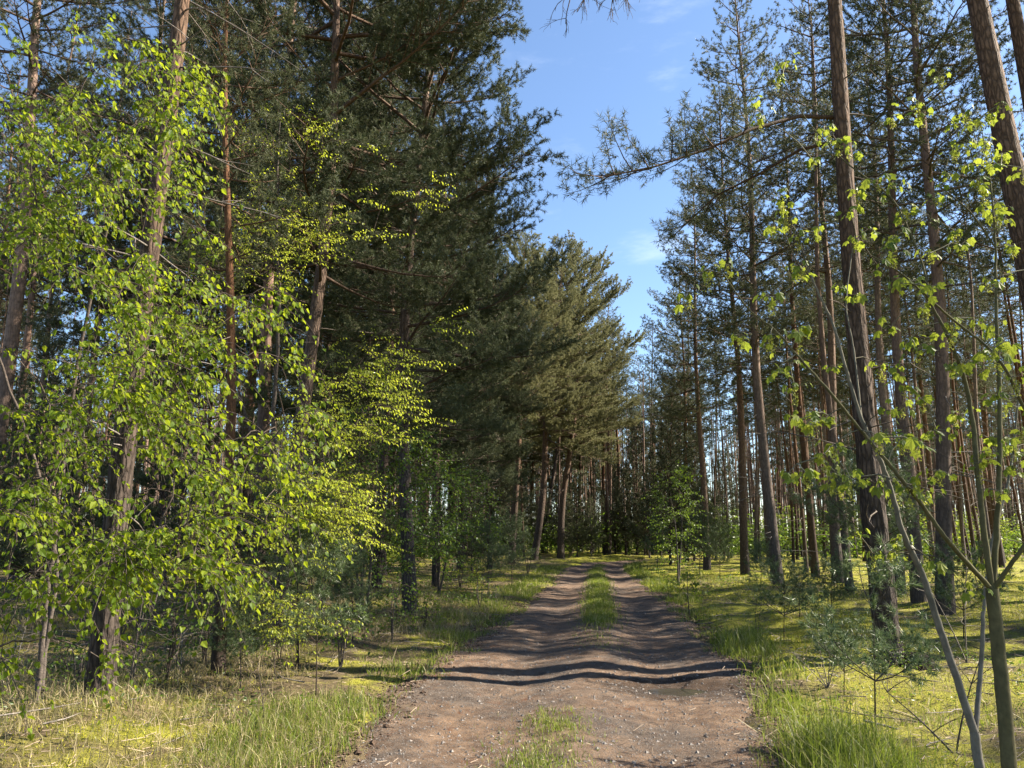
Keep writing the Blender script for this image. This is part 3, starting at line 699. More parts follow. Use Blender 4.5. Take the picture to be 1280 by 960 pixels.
def bush(name, px, py, h, w, n, label, cat='shrub', leafmat='bush_leaf', size=.05, grp=None, stems=4, z0=.25, woodmat='birch', seed=0, **kw):
    r = np.random.default_rng(seed + int(px)); b = gnd(px, py); b[2] = float(surf_z(np.array([b[0]]), np.array([b[1]]))[0])
    st = []
    for k in range(stems):
        a = r.uniform(0, 6.28); rr = r.uniform(.1, .45) * w
        top = b + [math.cos(a) * rr, math.sin(a) * rr, h * r.uniform(.75, 1)]
        st.append(([b + [0, 0, -.08], b + (top - b) * .5 + [0, 0, .1 * h] + r.normal(0, .05 * h, 3), top], .006 + .007 * h, .004))
    u = r.random(n); a = r.uniform(0, 6.28, n); zz = z0 * h + (h * (1 - z0)) * u; q = np.sqrt(r.random(n)) * w * np.sqrt(np.clip(1 - (2 * u - .9) ** 2 * .8, .1, 1))
    T = b + np.stack([np.cos(a) * q, np.sin(a) * q, zz], 1); d = unit(np.stack([np.cos(a), np.sin(a), .25 + 0 * a], 1))
    kk = dict(n_tw=4, tw_len=.35 + .05 * h, leaf_sp=.05, droop=.25, hang=.4, tmpl=T_BIRCH); kk.update(kw)
    return leafy(name, b, st, T, d, label, cat, leafmat, woodmat, grp, size=size, **kk)

bush('shrub', 455, 792, 3.6, 1.6, 170, 'dark green broadleaf shrub in the shade left of the dark bushy pine', size=.055)
bush('shrub', 548, 752, 3.4, 1.6, 140, 'loose green shrub right of the dark bushy pine on the left verge', size=.06)
bush('shrub', 575, 742, 1.0, .6, 16, 'knee-high light green shrub in grass on the left verge', size=.06, leafmat='maple_leaf')
bush('birch_tree', 848, 736, 3.8, .7, 80, 'slim light green birch sapling standing at the right road verge', 'birch', size=.06, stems=2, z0=.2, leafmat='bush_leaf')
bush('shrub', 862, 770, 1.0, .25, 9, 'thin knee-high sapling in the grass in front of the slim birch', size=.065, stems=1, z0=.5, leafmat='maple_leaf')
bush('shrub', 905, 704, 3.4, 1.7, 60, 'lime green bush between trunks right of the slim birch', size=.085, leaf_sp=.08)
bush('shrub', 985, 696, 4.2, 2.4, 70, 'bright lime bush far behind the tall straight pine', size=.11, leaf_sp=.1, leafmat='maple_leaf')
bush('shrub', 1080, 694, 4.0, 2.6, 70, 'bright lime bush far behind the large plated pine', size=.11, leaf_sp=.1, leafmat='maple_leaf')
bush('shrub', 745, 686, 2.4, 1.2, 24, 'lime green bush glimpsed behind the pines at the bend', size=.11, leaf_sp=.1, leafmat='maple_leaf')
bush('shrub', 1225, 700, 3.4, 2.6, 60, 'lime bush deep in the wood behind the maple stems', size=.10, leaf_sp=.1, leafmat='maple_leaf')
bush('shrub', 470, 705, 3.2, 2.2, 60, 'pale green undergrowth bush behind the orange pine trunk', size=.09, leaf_sp=.09)
bush('shrub', 1180, 742, 1.5, .7, 16, 'small yellow-green shrub behind the forked maple stem', size=.06, leafmat='maple_leaf')
bush('shrub', 1110, 735, 1.6, .8, 14, 'thin spring-green shrub left of the forked maple stem', size=.06, leafmat='beech_leaf')
bush('shrub', 345, 858, .42, .18, 5, 'tiny yellow-leaved seedling in the dry grass', size=.05, stems=1, z0=.5, leafmat='beech_leaf', tw_len=.12, n_tw=2)

for q, (px, py, h, w, n, lf, lab) in enumerate([(95, 872, .55, .3, 16, 'bush_leaf', 'low green shrublet at the foot of the birch stems'), (205, 868, .7, .4, 20, 'bush_leaf', 'ankle-high green shrub in front of the slim dark trunk'),
        (255, 846, .9, .5, 26, 'bush_leaf', 'small shaded shrub touching the slim dark trunk'), (425, 838, .8, .45, 24, 'bush_leaf', 'knee-high shrub in the shade before the dark green shrub'),
        (490, 806, .9, .5, 30, 'bush_leaf', 'green shrub covering the foot of the dark bushy pine'), (530, 790, .55, .35, 18, 'maple_leaf', 'light green shrublet on the left road verge'),
        (600, 765, .7, .4, 20, 'bush_leaf', 'small green shrub in the grass near the left road edge'), (660, 722, 1.2, .6, 24, 'bush_leaf', 'green shrub at the left road edge near the bend'),
        (395, 800, 1.5, .7, 40, 'bush_leaf', 'waist-high shrub between the yellow-green tree and the dark green shrub'), (150, 800, 1.2, .7, 30, 'bush_leaf', 'dim shrub in the shade behind the thick cracked pine'),
        (40, 800, 1.3, .8, 30, 'bush_leaf', 'dim shrub behind the birch stems at the left edge')]):
    bush('shrub', px, py, h, w, n, lab, leafmat=lf, size=.045, grp='small shrubs on the left verge', stems=3, seed=q, tw_len=.2)

# young pine saplings
for (k, px, py, sc, lab) in [(0, 372, 842, .95, 'light green young pine with soft needles below the yellow-green tree'), (1, 395, 872, .95, 'spindly pine sapling with few tufts at the left verge'),
        (0, 300, 872, .42, 'knee-high young pine in front of the slim dark trunk'), (0, 440, 815, .5, 'small pine in the shade under the green shrub'),
        (3, 1092, 812, .92, 'dark young pine with long needles growing before the large plated pine'), (1, 1095, 948, 1.0, 'single-stemmed pine sapling in the sunny moss at the right verge'),
        (2, 1055, 868, .7, 'low pine seedling in bright moss beside the grass edge'), (0, 1000, 782, .38, 'small bushy pine in the clearing left of the large plated pine'),
        (2, 980, 800, 1.1, 'tiny dark pine at the edge of the clearing shade'), (0, 1040, 790, .45, 'knee-high bushy pine at the foot of the thin trunk'),
        (0, 875, 722, 1.0, 'pale bushy pine sapling behind the slim birch at the right verge'), (0, 822, 712, 1.0, 'grey-green pine sapling at the right road edge near the bend'),
        (0, 900, 728, .8, 'young pine sapling at the foot of the glowing orange trunk'), (0, 952, 745, .5, 'small pine beside the near-black trunk base'),
        (0, 640, 735, .9, 'young pine at the left verge halfway to the bend'), (0, 610, 745, .8, 'bushy pine sapling left of the road among light grass'), (2, 1205, 800, 1.3, 'little pine between the two maple stems')]:
    pine_px(sap[k], px, py, px, py - 60, lab, 'pine sapling', 'pine saplings on the forest floor', sc=sc, name='pine_sapling')

# ------------------------------------------------------------------ the maple at the right
rm = np.random.default_rng(31)
def P_(lst): return [at(x, y, Y) for x, y, Y in lst]
mapA = [P_([(1272, 1060, 4.6), (1262, 960, 4.6), (1251, 840, 4.6), (1240, 735, 4.6)]),
        P_([(1240, 735, 4.6), (1228, 650, 4.6), (1218, 540, 4.7), (1207, 475, 4.7), (1187, 423, 4.6), (1166, 385, 4.6), (1146, 350, 4.5)]),
        P_([(1241, 735, 4.6), (1249, 630, 4.65), (1250, 492, 4.8), (1245, 400, 4.8), (1245, 310, 4.9), (1238, 225, 4.9)]),
        P_([(1240, 737, 4.6), (1207, 702, 4.5), (1180, 671, 4.4), (1159, 640, 4.4), (1132, 605, 4.3), (1104, 571, 4.3), (1077, 540, 4.3), (1042, 495, 4.2), (1001, 450, 4.2), (970, 413, 4.2), (936, 389, 4.2), (905, 344, 4.2)]),
        P_([(1242, 735, 4.6), (1268, 700, 4.5), (1300, 655, 4.4), (1320, 560, 4.4), (1280, 512, 4.4), (1262, 468, 4.3), (1235, 433, 4.3), (1194, 402, 4.3), (1159, 371, 4.2), (1125, 340, 4.2), (1090, 320, 4.2)]),
        P_([(1245, 310, 4.9), (1214, 265, 4.9), (1180, 237, 4.9), (1149, 213, 4.9)]),
        P_([(1166, 385, 4.6), (1152, 323, 4.7), (1118, 247, 4.8), (1056, 203, 4.9), (1008, 151, 5.0), (978, 100, 5.0)])]
radA = [(.042, .035), (.018, .006), (.018, .005), (.015, .004), (.013, .004), (.007, .003), (.008, .003)]
mapB = [P_([(1232, 1040, 4.9), (1224, 960, 4.9), (1218, 915, 4.9)]),
        P_([(1218, 915, 4.9), (1190, 830, 4.9), (1170, 770, 4.9), (1150, 710, 4.9), (1128, 668, 4.85), (1112, 604, 4.85), (1097, 567, 4.8), (1077, 526, 4.8), (1060, 471, 4.8), (1042, 406, 4.8), (1022, 365, 4.8), (1008, 330, 4.8)]),
        P_([(1219, 915, 4.9), (1226, 840, 5.0), (1229, 770, 5.0), (1236, 690, 5.1), (1262, 600, 5.2), (1275, 480, 5.2)]),
        P_([(1077, 526, 4.8), (1068, 440, 4.9), (1056, 380, 4.9), (1066, 310, 5.0)])]
radB = [(.030, .027), (.024, .005), (.016, .005), (.007, .003)]
cl7 = [(350, 275), (275, 365), (535, 465), (480, 580), (610, 530), (640, 690), (780, 660), (720, 650), (370, 710), (430, 850), (500, 830), (340, 820), (620, 770), (640, 870), (780, 860), (770, 900), (820, 760), (910, 920), (930, 700), (1000, 450), (1060, 450), (1090, 430), (1040, 520), (1110, 515), (950, 270), (1170, 380), (1040, 600), (1140, 600), (1100, 690), (1110, 740), (1150, 780), (1190, 800), (1000, 840), (1020, 890), (1190, 890), (1240, 610), (770, 430), (860, 370), (910, 800), (960, 640)]
cl8 = [(440, 50), (170, 30), (100, 50), (330, 150), (220, 290), (330, 290), (430, 280), (350, 420), (400, 390), (570, 400), (590, 120), (640, 140), (800, 100), (850, 90), (920, 110), (890, 190), (1080, 240), (1140, 260), (1180, 70), (1120, 80), (980, 290), (1130, 350), (1180, 310), (1160, 380), (730, 400), (840, 300), (860, 340), (990, 400), (1060, 400), (820, 470), (880, 520), (760, 560), (480, 580), (440, 600), (540, 580), (560, 690), (720, 660), (800, 660), (860, 680), (910, 640), (1000, 570), (1100, 540), (1180, 540), (1120, 660), (1170, 660), (1200, 700), (1090, 750), (940, 780), (1150, 850), (1210, 770), (460, 790), (550, 810), (620, 810), (830, 840), (780, 870), (900, 830), (700, 820), (1240, 630), (1220, 440)]
cl9 = [(640, 110), (1080, 310), (1180, 290), (930, 220), (790, 130), (700, 180)]
cpx = [(850 + x / 2.909, y / 2.909) for x, y in cl7] + [(850 + x / 2.909, 320 + y / 2.909) for x, y in cl8] + [(850 + x / 2.909, 630 + y / 2.909) for x, y in cl9]
def maple(stems, radii, clusters, label):
    loc = stems[0][0].copy(); loc[2] = float(surf_z(np.array([loc[0]]), np.array([loc[1]]))[0])
    tk, cw, fl = MB(), MB(), MB(); nodes = []
    for pts, (r0, r1) in zip(stems, radii):
        pts = np.array(pts) - loc; n = len(pts); k = np.linspace(0, n - 1, n * 6); i = np.minimum(k.astype(int), n - 2)
        q = pts[i] + (pts[i + 1] - pts[i]) * (k - i)[:, None]
        for _ in range(4): q[1:-1] = .25 * q[:-2] + .5 * q[1:-1] + .25 * q[2:]
        q[1:-1] += rm.normal(0, min(.0015, r0 * .1), (len(q) - 2, 3))
        rr = np.linspace(r0, r1, len(q)) * (1 + .12 * (np.sin(np.arange(len(q)) * 2.1) > .9))
        if pts is not None and stems[0] is not None: tk.tube(q, rr, 10 if r0 > .012 else 6, 0)
        nodes.extend(q[4:] if r0 < .03 else [])
    T = np.array([c - loc for c in clusters]); arr = np.array(nodes)
    grow(cw, rm, nodes, T, r_end=.0026, r_start=.006, rise=.1)
    O, A, Nn, S = [], [], [], []
    for t in T:
        a0 = rm.uniform(0, 6.28)
        for pair in range(4 if rm.random() < .5 else 3):
            for s in (0, 1):
                a = a0 + pair * 1.57 + s * math.pi + rm.normal(0, .3); d = np.array([math.cos(a), math.sin(a), rm.uniform(-.7, .6)])
                pl = rm.uniform(.02, .085) * (1.2 - .2 * pair); e = t + d * pl
                cw.tube([t, t + d * pl * .6 + [0, 0, .008], e], [.0013, .0011, .001], 3, 0)
                O.append(e); A.append(unit(np.array([math.cos(a), math.sin(a), rm.uniform(-2.2, .1)])))
                Nn.append(np.array([math.cos(a) * .8, math.sin(a) * .8, .7]) + rm.normal(0, .4, 3)); S.append(rm.uniform(.028, .062) * (1.1 - .15 * pair))
        if rm.random() < .6:                       # hanging flower raceme
            L = rm.uniform(.06, .12); n = 60
            c = t + np.array([0, 0, -.015]) + np.array([[rm.normal(0, .011), rm.normal(0, .011), -L * rm.random()] for _ in range(n)])
            dd = unit(rm.normal(size=(n, 3))); w = unit(np.cross(dd, rm.normal(size=(n, 3)))) * .0045
            fl.add(np.stack([c - w, c + w, c + dd * .012], 1).reshape(-1, 3), np.arange(n * 3).reshape(-1, 3), 0)
            fl.tube([t, t + [0, 0, -L * .5], t + [0, 0, -L]], [.0012, .001, .0006], 3, 0)
    add_leaves(cw, T_MAPLE, O, A, Nn, S)
    e = root('maple_tree', loc, label, 'maple'); return e, tk, cw, fl
dep = lambda c, nd: None
def depth_for(c, stems):
    best = min((abs(p[0] - at(c[0], c[1], p[1])[0]) ** 2 + (p[2] - at(c[0], c[1], p[1])[2]) ** 2, p[1]) for st in stems for p in st)
    return best[0], best[1]
ca, cb_ = [], []
for c in cpx:
    da, ya = depth_for(c, mapA); db, yb = depth_for(c, mapB)
    (ca if da <= db else cb_).append(at(c[0], c[1], (ya if da <= db else yb) + rm.normal(0, .12)))
    if rm.random() < .5: (ca if da <= db else cb_).append(at(c[0] + rm.normal(0, 22), c[1] + rm.normal(0, 18), (ya if da <= db else yb) + rm.normal(0, .2)))
for st, ra, cl, lab, wm in ((mapA, radA, ca, 'olive-stemmed young maple forking low with drooping light green leaves', 'smooth'), (mapB, radB, cb_, 'grey slanting maple sapling that leans left over the mossy verge', 'grey_smooth')):
    e, tk, cw, fl = maple(st, ra, cl, lab)
    link('trunk', tk.mesh('trunk', M[wm]), e); link('crown', cw.mesh('crown', [M[wm], M['maple_leaf']]), e)
    if fl.n: link('blossom', fl.mesh('blossom', M['flower']), e)

# bare shrubs, dead stalks, stump, twigs ------------------------------
def bare(px, py, h, n, label, cat='dead shrub', mat='dead', seed=0, name='dead_shrub', r0=.008, spreadv=.6):
    global r2
    r2 = np.random.default_rng(seed + 11); b = gnd(px, py); b[2] = float(surf_z(np.array([b[0]]), np.array([b[1]]))[0]) - .02
    mb = MB()
    for k in range(n):
        q = path(r2, np.zeros(3), r2.uniform(0, 6.28), R(90) - abs(r2.normal(0, spreadv)), h * r2.uniform(.6, 1), 7, .2, 0., .12)
        mb.tube(q, np.linspace(r0, r0 * .3, 7), 4)
        for j in range(7):
            i = r2.integers(2, 7); az = r2.uniform(0, 6.28)
            s = path(r2, q[min(i, 6)], az, R(r2.uniform(-10, 50)), h * r2.uniform(.15, .45), 5, .5, .2, .3); mb.tube(s, np.linspace(r0 * .45, .0015, 5), 3)
            mb.tube(path(r2, s[2], az + r2.normal(0, .8), R(r2.uniform(-20, 50)), h * r2.uniform(.06, .2), 4, .3, .1, .3), np.linspace(r0 * .3, .001, 4), 3)
    o = link(name, mb.mesh(name, M[mat])); o.location = [float(c) for c in b]
    return tag(o, label, cat)
bare(160, 880, 1.7, 3, 'bare thin-stemmed shrub close right of the thick cracked pine', seed=1, mat='birch', r0=.011, spreadv=.18)
bare(90, 868, 1.3, 4, 'pale leafless shrub between the birch stems and the thick cracked pine', seed=2)
bare(225, 850, 1.0, 4, 'tangle of pale dead twigs in the shade left of the slim dark trunk', seed=3, spreadv=.9)
bare(10, 862, 1.0, 4, 'leafless brushwood at the left edge behind the birch stems', seed=4, spreadv=.9)
bare(330, 905, .75, 1, 'single bare dark stem rising from the dry grass', seed=5, r0=.006, spreadv=.1, mat='birch')
bare(1035, 862, .62, 5, 'curled pale dead stalks beside the tall grass at the right verge', 'dead plant', seed=6, r0=.007, spreadv=.5)
bare(1195, 950, .85, 2, 'low leafless twiggy shrub in front of the leaning maple stem', seed=7, r0=.009, mat='twig', spreadv=.6)
bare(1210, 838, 1.5, 2, 'thin crooked bare shrub between the maple stems', seed=8, r0=.010, spreadv=.25)
bare(350, 835, 1.6, 3, 'dead brown brush under the yellow-green tree', seed=9, spreadv=.4, mat='twig')
bare(945, 800, .7, 2, 'wispy leafless seedling on the grassy right verge', seed=10, spreadv=.2, r0=.005, mat='twig')
bare(875, 755, .8, 3, 'dry weed stalks at the right road edge below the slim birch', seed=12, spreadv=.3, r0=.006)
bare(620, 760, .6, 4, 'dry weed stalks in the grass of the left verge', seed=13, spreadv=.4, r0=.005)

def stump():
    b = gnd(1148, 842); r = np.random.default_rng(4); mb = MB()
    z = np.array([-.1, 0, .06, .12, .16, .13]); k = 18
    disp = r.normal(0, .08, (6, k)) + .5 * np.maximum(0, np.sin(np.arange(k) * 6.28 / k * 5))[None] * np.array([1, .9, .5, .2, .15, .1])[:, None]
    mb.tube(np.stack([0 * z, 0 * z, z], 1), [.19, .18, .14, .13, .09, .02], k, 0, disp)
    o = link('tree_stump', mb.mesh('tree_stump', M['char'])); o.location = (b[0], b[1], float(surf_z(b[:1], b[1:2])[0]))
    tag(o, 'low black rotten stump at the right foot of the large plated pine', 'stump')
stump()
def stick(px, py, L, az, label, r=.012, seed=0):
    rr = np.random.default_rng(seed); b = gnd(px, py); mb = MB(); n = 8
    q = path(rr, np.zeros(3), az, R(4), L, n, .1, .05, .12); mb.tube(q, np.linspace(r, r * .35, n), 5)
    for j in range(4): mb.tube(path(rr, q[2 + j], az + rr.choice([-1, 1]) * .8, R(25), L * .25, 4, .2, .1, .2), np.linspace(r * .5, .002, 4), 4)
    o = link('fallen_branch', mb.mesh('fallen_branch', M['dead'])); z = surf_z(b[0] + q[:, 0], b[1] + q[:, 1]); o.location = (b[0], b[1], float(np.max(z - q[:, 2])) + r * .4)
    tag(o, label, 'branch', 'fallen branches')
stick(175, 835, 1.3, .1, 'pale fallen branch lying on the shaded floor right of the thick cracked pine', seed=1)
stick(1135, 838, .7, -.6, 'white crooked branch lying against the black stump', seed=2)
stick(1160, 905, .9, 2.6, 'thin bleached branch in the sunny moss left of the maple', seed=4, r=.008)

# ------------------------------------------------------------------ ground, road, grasses
def axis(lo, hi, fine_lo, fine_hi, d, g=1.18):
    a = list(np.arange(fine_lo, fine_hi, d)); s = d; x = a[-1]
    while x < hi: s *= g; x += s; a.append(x)
    s = d; x = fine_lo; pre = []
    while x > lo: s *= g; x -= s; pre.append(x)
    return np.array(pre[::-1] + a)
def grid_mesh(name, X, Y, Z, mat):
    ny, nx = X.shape; i = np.arange(ny - 1)[:, None] * nx; j = np.arange(nx - 1)[None]
    F = np.stack([i + j, i + j + 1, i + nx + j + 1, i + nx + j], -1).reshape(-1, 4)
    mb = MB(); mb.add(np.stack([X, Y, Z], -1).reshape(-1, 3), F, 0, True)
    return mb.mesh(name, mat)
xs = axis(-900, 900, -9, 11, .09); ys = axis(-60, 1500, 3.5, 26, .09, 1.06)
X, Y = np.meshgrid(xs, ys)
tag(link('ground', grid_mesh('ground', X, Y, ground_z(X, Y), M['forest_floor'])), 'mossy forest floor of needles and dry grass', 'ground', None, 'structure')
s_ = np.concatenate([np.arange(28, 60, .04), np.arange(60, RS[-1] - 1, .25)])
t_ = np.linspace(-1.25, 1.25, 110)
cx = np.interp(s_, RS, ROAD[:, 0]); cy = np.interp(s_, RS, ROAD[:, 1]); nx_ = np.interp(s_, RS, RN[:, 0]); ny_ = np.interp(s_, RS, RN[:, 1]); hw_ = np.interp(s_, RS, RH)
LAT = t_[None] * hw_[:, None]; X = cx[:, None] + nx_[:, None] * LAT; Y = cy[:, None] + ny_[:, None] * LAT
Z = road_z(X, Y, LAT, road_lat(X, Y)[1].reshape(X.shape), s_[:, None] + 0 * LAT)
tag(link('road', grid_mesh('road', X, Y, Z, M['road'])), 'rutted brown dirt forest road with dappled light', 'road', None, 'structure')
# puddle
a = np.linspace(0, 2 * np.pi, 40, endpoint=False); mb = MB(); rr = 1 + .2 * np.sin(3 * a + 1) + .1 * np.sin(5 * a)
zc = float(surf_z(np.array([1.95]), np.array([9.0]))[0])
pv = np.concatenate([[[0, 0, 0]], np.stack([.50 * rr * np.cos(a), .28 * rr * np.sin(a), 0 * a], 1)])
mb.add(pv, [(0, i + 1, (i + 1) % 40 + 1) for i in range(40)])
o = tag(link('puddle', mb.mesh('puddle', M['water'])), 'small shiny puddle in the right wheel rut', 'puddle', None, 'structure'); o.location = (1.95, 9.0, zc + .026)

def blades(name, P, H, W, lean_, mat, rng, seg3=True):
    K = len(P); P = np.asarray(P, float); H = np.asarray(H); a = rng.uniform(0, 6.28, K)
    d = np.stack([np.cos(a), np.sin(a), 0 * a], 1); b = rng.uniform(0, 6.28, K); w = np.stack([np.cos(b), np.sin(b), 0 * b], 1) * (np.asarray(W) / 2).reshape(-1, 1)
    ln = (np.abs(rng.normal(0, lean_, K)) * H)[:, None]; up = np.array([0, 0, 1.]); h = H[:, None]
    lv = lambda f: P + up * h * f * (1 - .25 * f * (ln / h)) + d * ln * f * f
    mb = MB()
    if seg3:
        p1, p2, p3 = lv(.4), lv(.75), lv(1.)
        V = np.stack([P - w, P + w, p1 - w * .85, p1 + w * .85, p2 - w * .5, p2 + w * .5, p3], 1)
        F = np.array([(0, 1, 3), (0, 3, 2), (2, 3, 5), (2, 5, 4), (4, 5, 6)])
    else:
        V = np.stack([P - w, P + w, lv(1.)], 1); F = np.array([(0, 1, 2)])
    k = V.shape[1]
    mb.add(V.reshape(-1, 3), (F[None] + (np.arange(K) * k)[:, None, None]).reshape(-1, 3), 0)
    return link(name, mb.mesh(name, mat))

rgz = np.random.default_rng(55)
def scat(n, xr, yr):
    x = rgz.uniform(*xr, n); y = yr[0] * (yr[1] / yr[0]) ** rgz.random(n)
    k = np.abs(x) < .72 * y + .4; return x[k], y[k]
def along(n, s0, s1, lo, hi):
    """points along the road with lateral offsets lo..hi measured from the road edge (side = sign)"""
    s = RS[0] + 30 + s0 * (s1 / s0) ** rgz.random(n); f = rgz.random(n)
    return s, lo + (hi - lo) * f
def edge_pts(n, s0, s1, side, lo, hi):
    s, o = along(n, s0, s1, lo, hi)
    c = np.stack([np.interp(s, RS, ROAD[:, 0]), np.interp(s, RS, ROAD[:, 1])], 1); nn = np.stack([np.interp(s, RS, RN[:, 0]), np.interp(s, RS, RN[:, 1])], 1); h = np.interp(s, RS, RH)
    p = c + nn * (side * (h + o))[:, None]; return p[:, 0], p[:, 1], o
def dens(x, y, w, lo, hi):
    v = w(x, y); return rgz.random(len(x)) < ss(lo, hi, v)
Wc = Wave(12, 14, .8, 4); Wd = Wave(13, 14, .5, 3)
def with_z(x, y, dz=-.01): return np.stack([x, y, surf_z(x, y) + dz], 1)
G = []
# green verge grass
for side, lo, hi, n, hm in ((1, -.4, .5, 50000, .165), (-1, -.35, .9, 42000, .105), (1, .4, 3.2, 22000, .085), (-1, .3, 3.0, 8000, .11)):
    x, y, o = edge_pts(n, 5.2, 60, side, lo, hi); k = dens(x, y, Wc, -1.3, 1.1) & (rgz.random(len(x)) < ss(lo - .02, lo + .45, o)); x, y, o = x[k], y[k], o[k]
    G.append((x, y, hm * np.clip(rgz.lognormal(-.35, .5, len(x)), .2, 1.9) * (1 + .35 * np.clip(Wc(x, y), -1, 1.4))))
# centre strip
x, y, o = edge_pts(26000, 13.5, 52, 1, 0, 0); h = np.interp(y, RY, 0 * RY + 1)
s, o = along(26000, 13.5, 52, -1, 1); o = rgz.normal(0, .17, len(s)); c0 = np.interp(s, RS, ROAD[:, 0]); c1 = np.interp(s, RS, ROAD[:, 1]); x = c0 + .05 + o; y = c1
k = dens(x * .5, y, Wd, -1.9, .3) & (y < 47) & (rgz.random(len(y)) < ss(13.5, 17, y)); G.append((x[k], y[k], .14 * rgz.uniform(.4, 1.2, k.sum())))
for cxp, cyp, sx, sy, n in ((.38, 7.05, .13, .30, 900), (.18, 5.9, .16, .25, 1100), (.25, 6.5, .25, .4, 350), (1.35, 12.6, .2, .6, 300)):
    x = rgz.normal(cxp, sx, n); y = rgz.normal(cyp, sy, n); G.append((x, y, .065 * rgz.uniform(.4, 1.3, n)))
x = np.concatenate([g[0] for g in G]); y = np.concatenate([g[1] for g in G]); h = np.concatenate([g[2] for g in G])
tag(blades('grass', with_z(x, y), h, np.clip(.0035 + .0004 * y, 0, .016) * rgz.uniform(.5, 1.5, len(x)), .75, M['grass'], rgz), 'fresh green grass along the road verges and between the wheel tracks', 'grass', None, 'stuff')
# dry grass, mostly left
D_ = []
x, y = scat(130000, (-14, -.3), (5.2, 26)); lat, hw, _ = road_lat(x, y); k = (lat < -hw - .05) & dens(x, y, Wd, -1.6, .3) & (lat > -hw - 8); D_.append((x[k], y[k]))
x, y = scat(42000, (1, 16), (5.0, 30)); lat, hw, _ = road_lat(x, y); k = (lat > hw + .3) & dens(x, y, Wd, -.4, 1.6); D_.append((x[k], y[k]))
x = np.concatenate([d[0] for d in D_]); y = np.concatenate([d[1] for d in D_])
tag(blades('dry_grass', with_z(x, y), .13 * rgz.uniform(.35, 1.6, len(x)), np.clip(.003 + .0004 * y, 0, .014), 1.2, M['dry_grass'], rgz), 'pale dry grass lying over the forest floor', 'grass', None, 'stuff')
# moss
x, y = scat(380000, (-14, 22), (5.0, 34)); lat, hw, _ = road_lat(x, y); k = (np.abs(lat) > hw + .12) & dens(x, y, W4, -.5, .9) & ((lat > 0) | (rgz.random(len(x)) < .55)); x, y = x[k], y[k]
tag(blades('moss', with_z(x, y, -.004), .032 * rgz.uniform(.4, 1.4, len(x)), .006 + .0009 * y, .8, M['moss'], rgz, False), 'yellow-green moss cushions on the forest floor', 'moss', None, 'stuff')
# stones and litter on the road, twigs on the floor
def pebbles(n):
    x, y = scat(n, (-1.6, 4), (5, 20)); lat, hw, _ = road_lat(x, y); k = np.abs(lat) < hw * .98; x, y = x[k], y[k]; K = len(x)
    s = .0035 * (1 + rgz.pareto(2.6, K)); s = np.clip(s, 0, .022)
    base = np.array([(1, 0, 0), (-1, 0, 0), (0, 1, 0), (0, -1, 0), (0, 0, .7), (0, 0, -.7)]); F = np.array([(0, 2, 4), (2, 1, 4), (1, 3, 4), (3, 0, 4), (2, 0, 5), (1, 2, 5), (3, 1, 5), (0, 3, 5)])
    V = base[None] * s[:, None, None] * rgz.uniform(.6, 1.3, (K, 6, 1)); a = rgz.uniform(0, 6.28, K); c, q = np.cos(a)[:, None], np.sin(a)[:, None]
    V = np.stack([V[..., 0] * c - V[..., 1] * q, V[..., 0] * q + V[..., 1] * c, V[..., 2]], -1) + with_z(x, y, .001)[:, None]
    mb = MB(); mb.add(V.reshape(-1, 3), (F[None] + (np.arange(K) * 6)[:, None, None]).reshape(-1, 3)); return link('gravel', mb.mesh('gravel', M['stone']))
tag(pebbles(60000), 'small loose stones scattered on the dirt road', 'gravel', None, 'stuff')
def clods(n):
    P = []
    for side in (1, -1):
        x, y, o = edge_pts(n, 4.8, 26, side, -.45, .22); k = rgz.random(len(x)) < ss(-.45, -.05, o) * (1 - ss(.05, .22, o)) + .15; P.append((x[k], y[k]))
    x = np.concatenate([p[0] for p in P]); y = np.concatenate([p[1] for p in P]); K = len(x)
    sz = np.clip(.006 * (1 + rgz.pareto(2.2, K)), 0, .034)
    base = np.array([(1, 0, 0), (-1, 0, 0), (0, 1, 0), (0, -1, 0), (0, 0, .6), (0, 0, -.6), (.6, .6, .35), (-.6, .5, .3), (.5, -.6, .3), (-.55, -.6, .35)])
    F = np.array([(0, 6, 4), (6, 2, 4), (2, 7, 4), (7, 1, 4), (1, 9, 4), (9, 3, 4), (3, 8, 4), (8, 0, 4), (6, 0, 5), (2, 6, 5), (7, 2, 5), (1, 7, 5), (9, 1, 5), (3, 9, 5), (8, 3, 5), (0, 8, 5)])
    V = base[None] * sz[:, None, None] * rgz.uniform(.6, 1.4, (K, 10, 1)); a = rgz.uniform(0, 6.28, K); c, q = np.cos(a)[:, None], np.sin(a)[:, None]
    V = np.stack([V[..., 0] * c - V[..., 1] * q, V[..., 0] * q + V[..., 1] * c, V[..., 2]], -1) + with_z(x, y, .002)[:, None]
    mb = MB(); mb.add(V.reshape(-1, 3), (F[None] + (np.arange(K) * 10)[:, None, None]).reshape(-1, 3)); return link('dirt', mb.mesh('dirt', M['soil']))
M['soil'] = plain('crumbly_soil', (.085, .058, .042), .95, .1)
tag(clods(9000), 'crumbled soil and clods along the road edges', 'dirt', None, 'stuff')
x, y, o = edge_pts(9000, 5, 40, 1, -.5, .1); x2, y2, o2 = edge_pts(9000, 5, 40, -1, -.5, .1); x = np.concatenate([x, x2]); y = np.concatenate([y, y2]); k = dens(x * 2, y * 2, Wc, .1, 1.6); x, y = x[k], y[k]
tag(blades('low_grass', with_z(x, y, -.004), .06 * np.clip(rgz.lognormal(-.2, .5, len(x)), .2, 2), np.clip(.003 + .0004 * y, 0, .012), 1.0, M['grass'], rgz), 'short grass creeping over the road edges', 'grass', None, 'stuff')
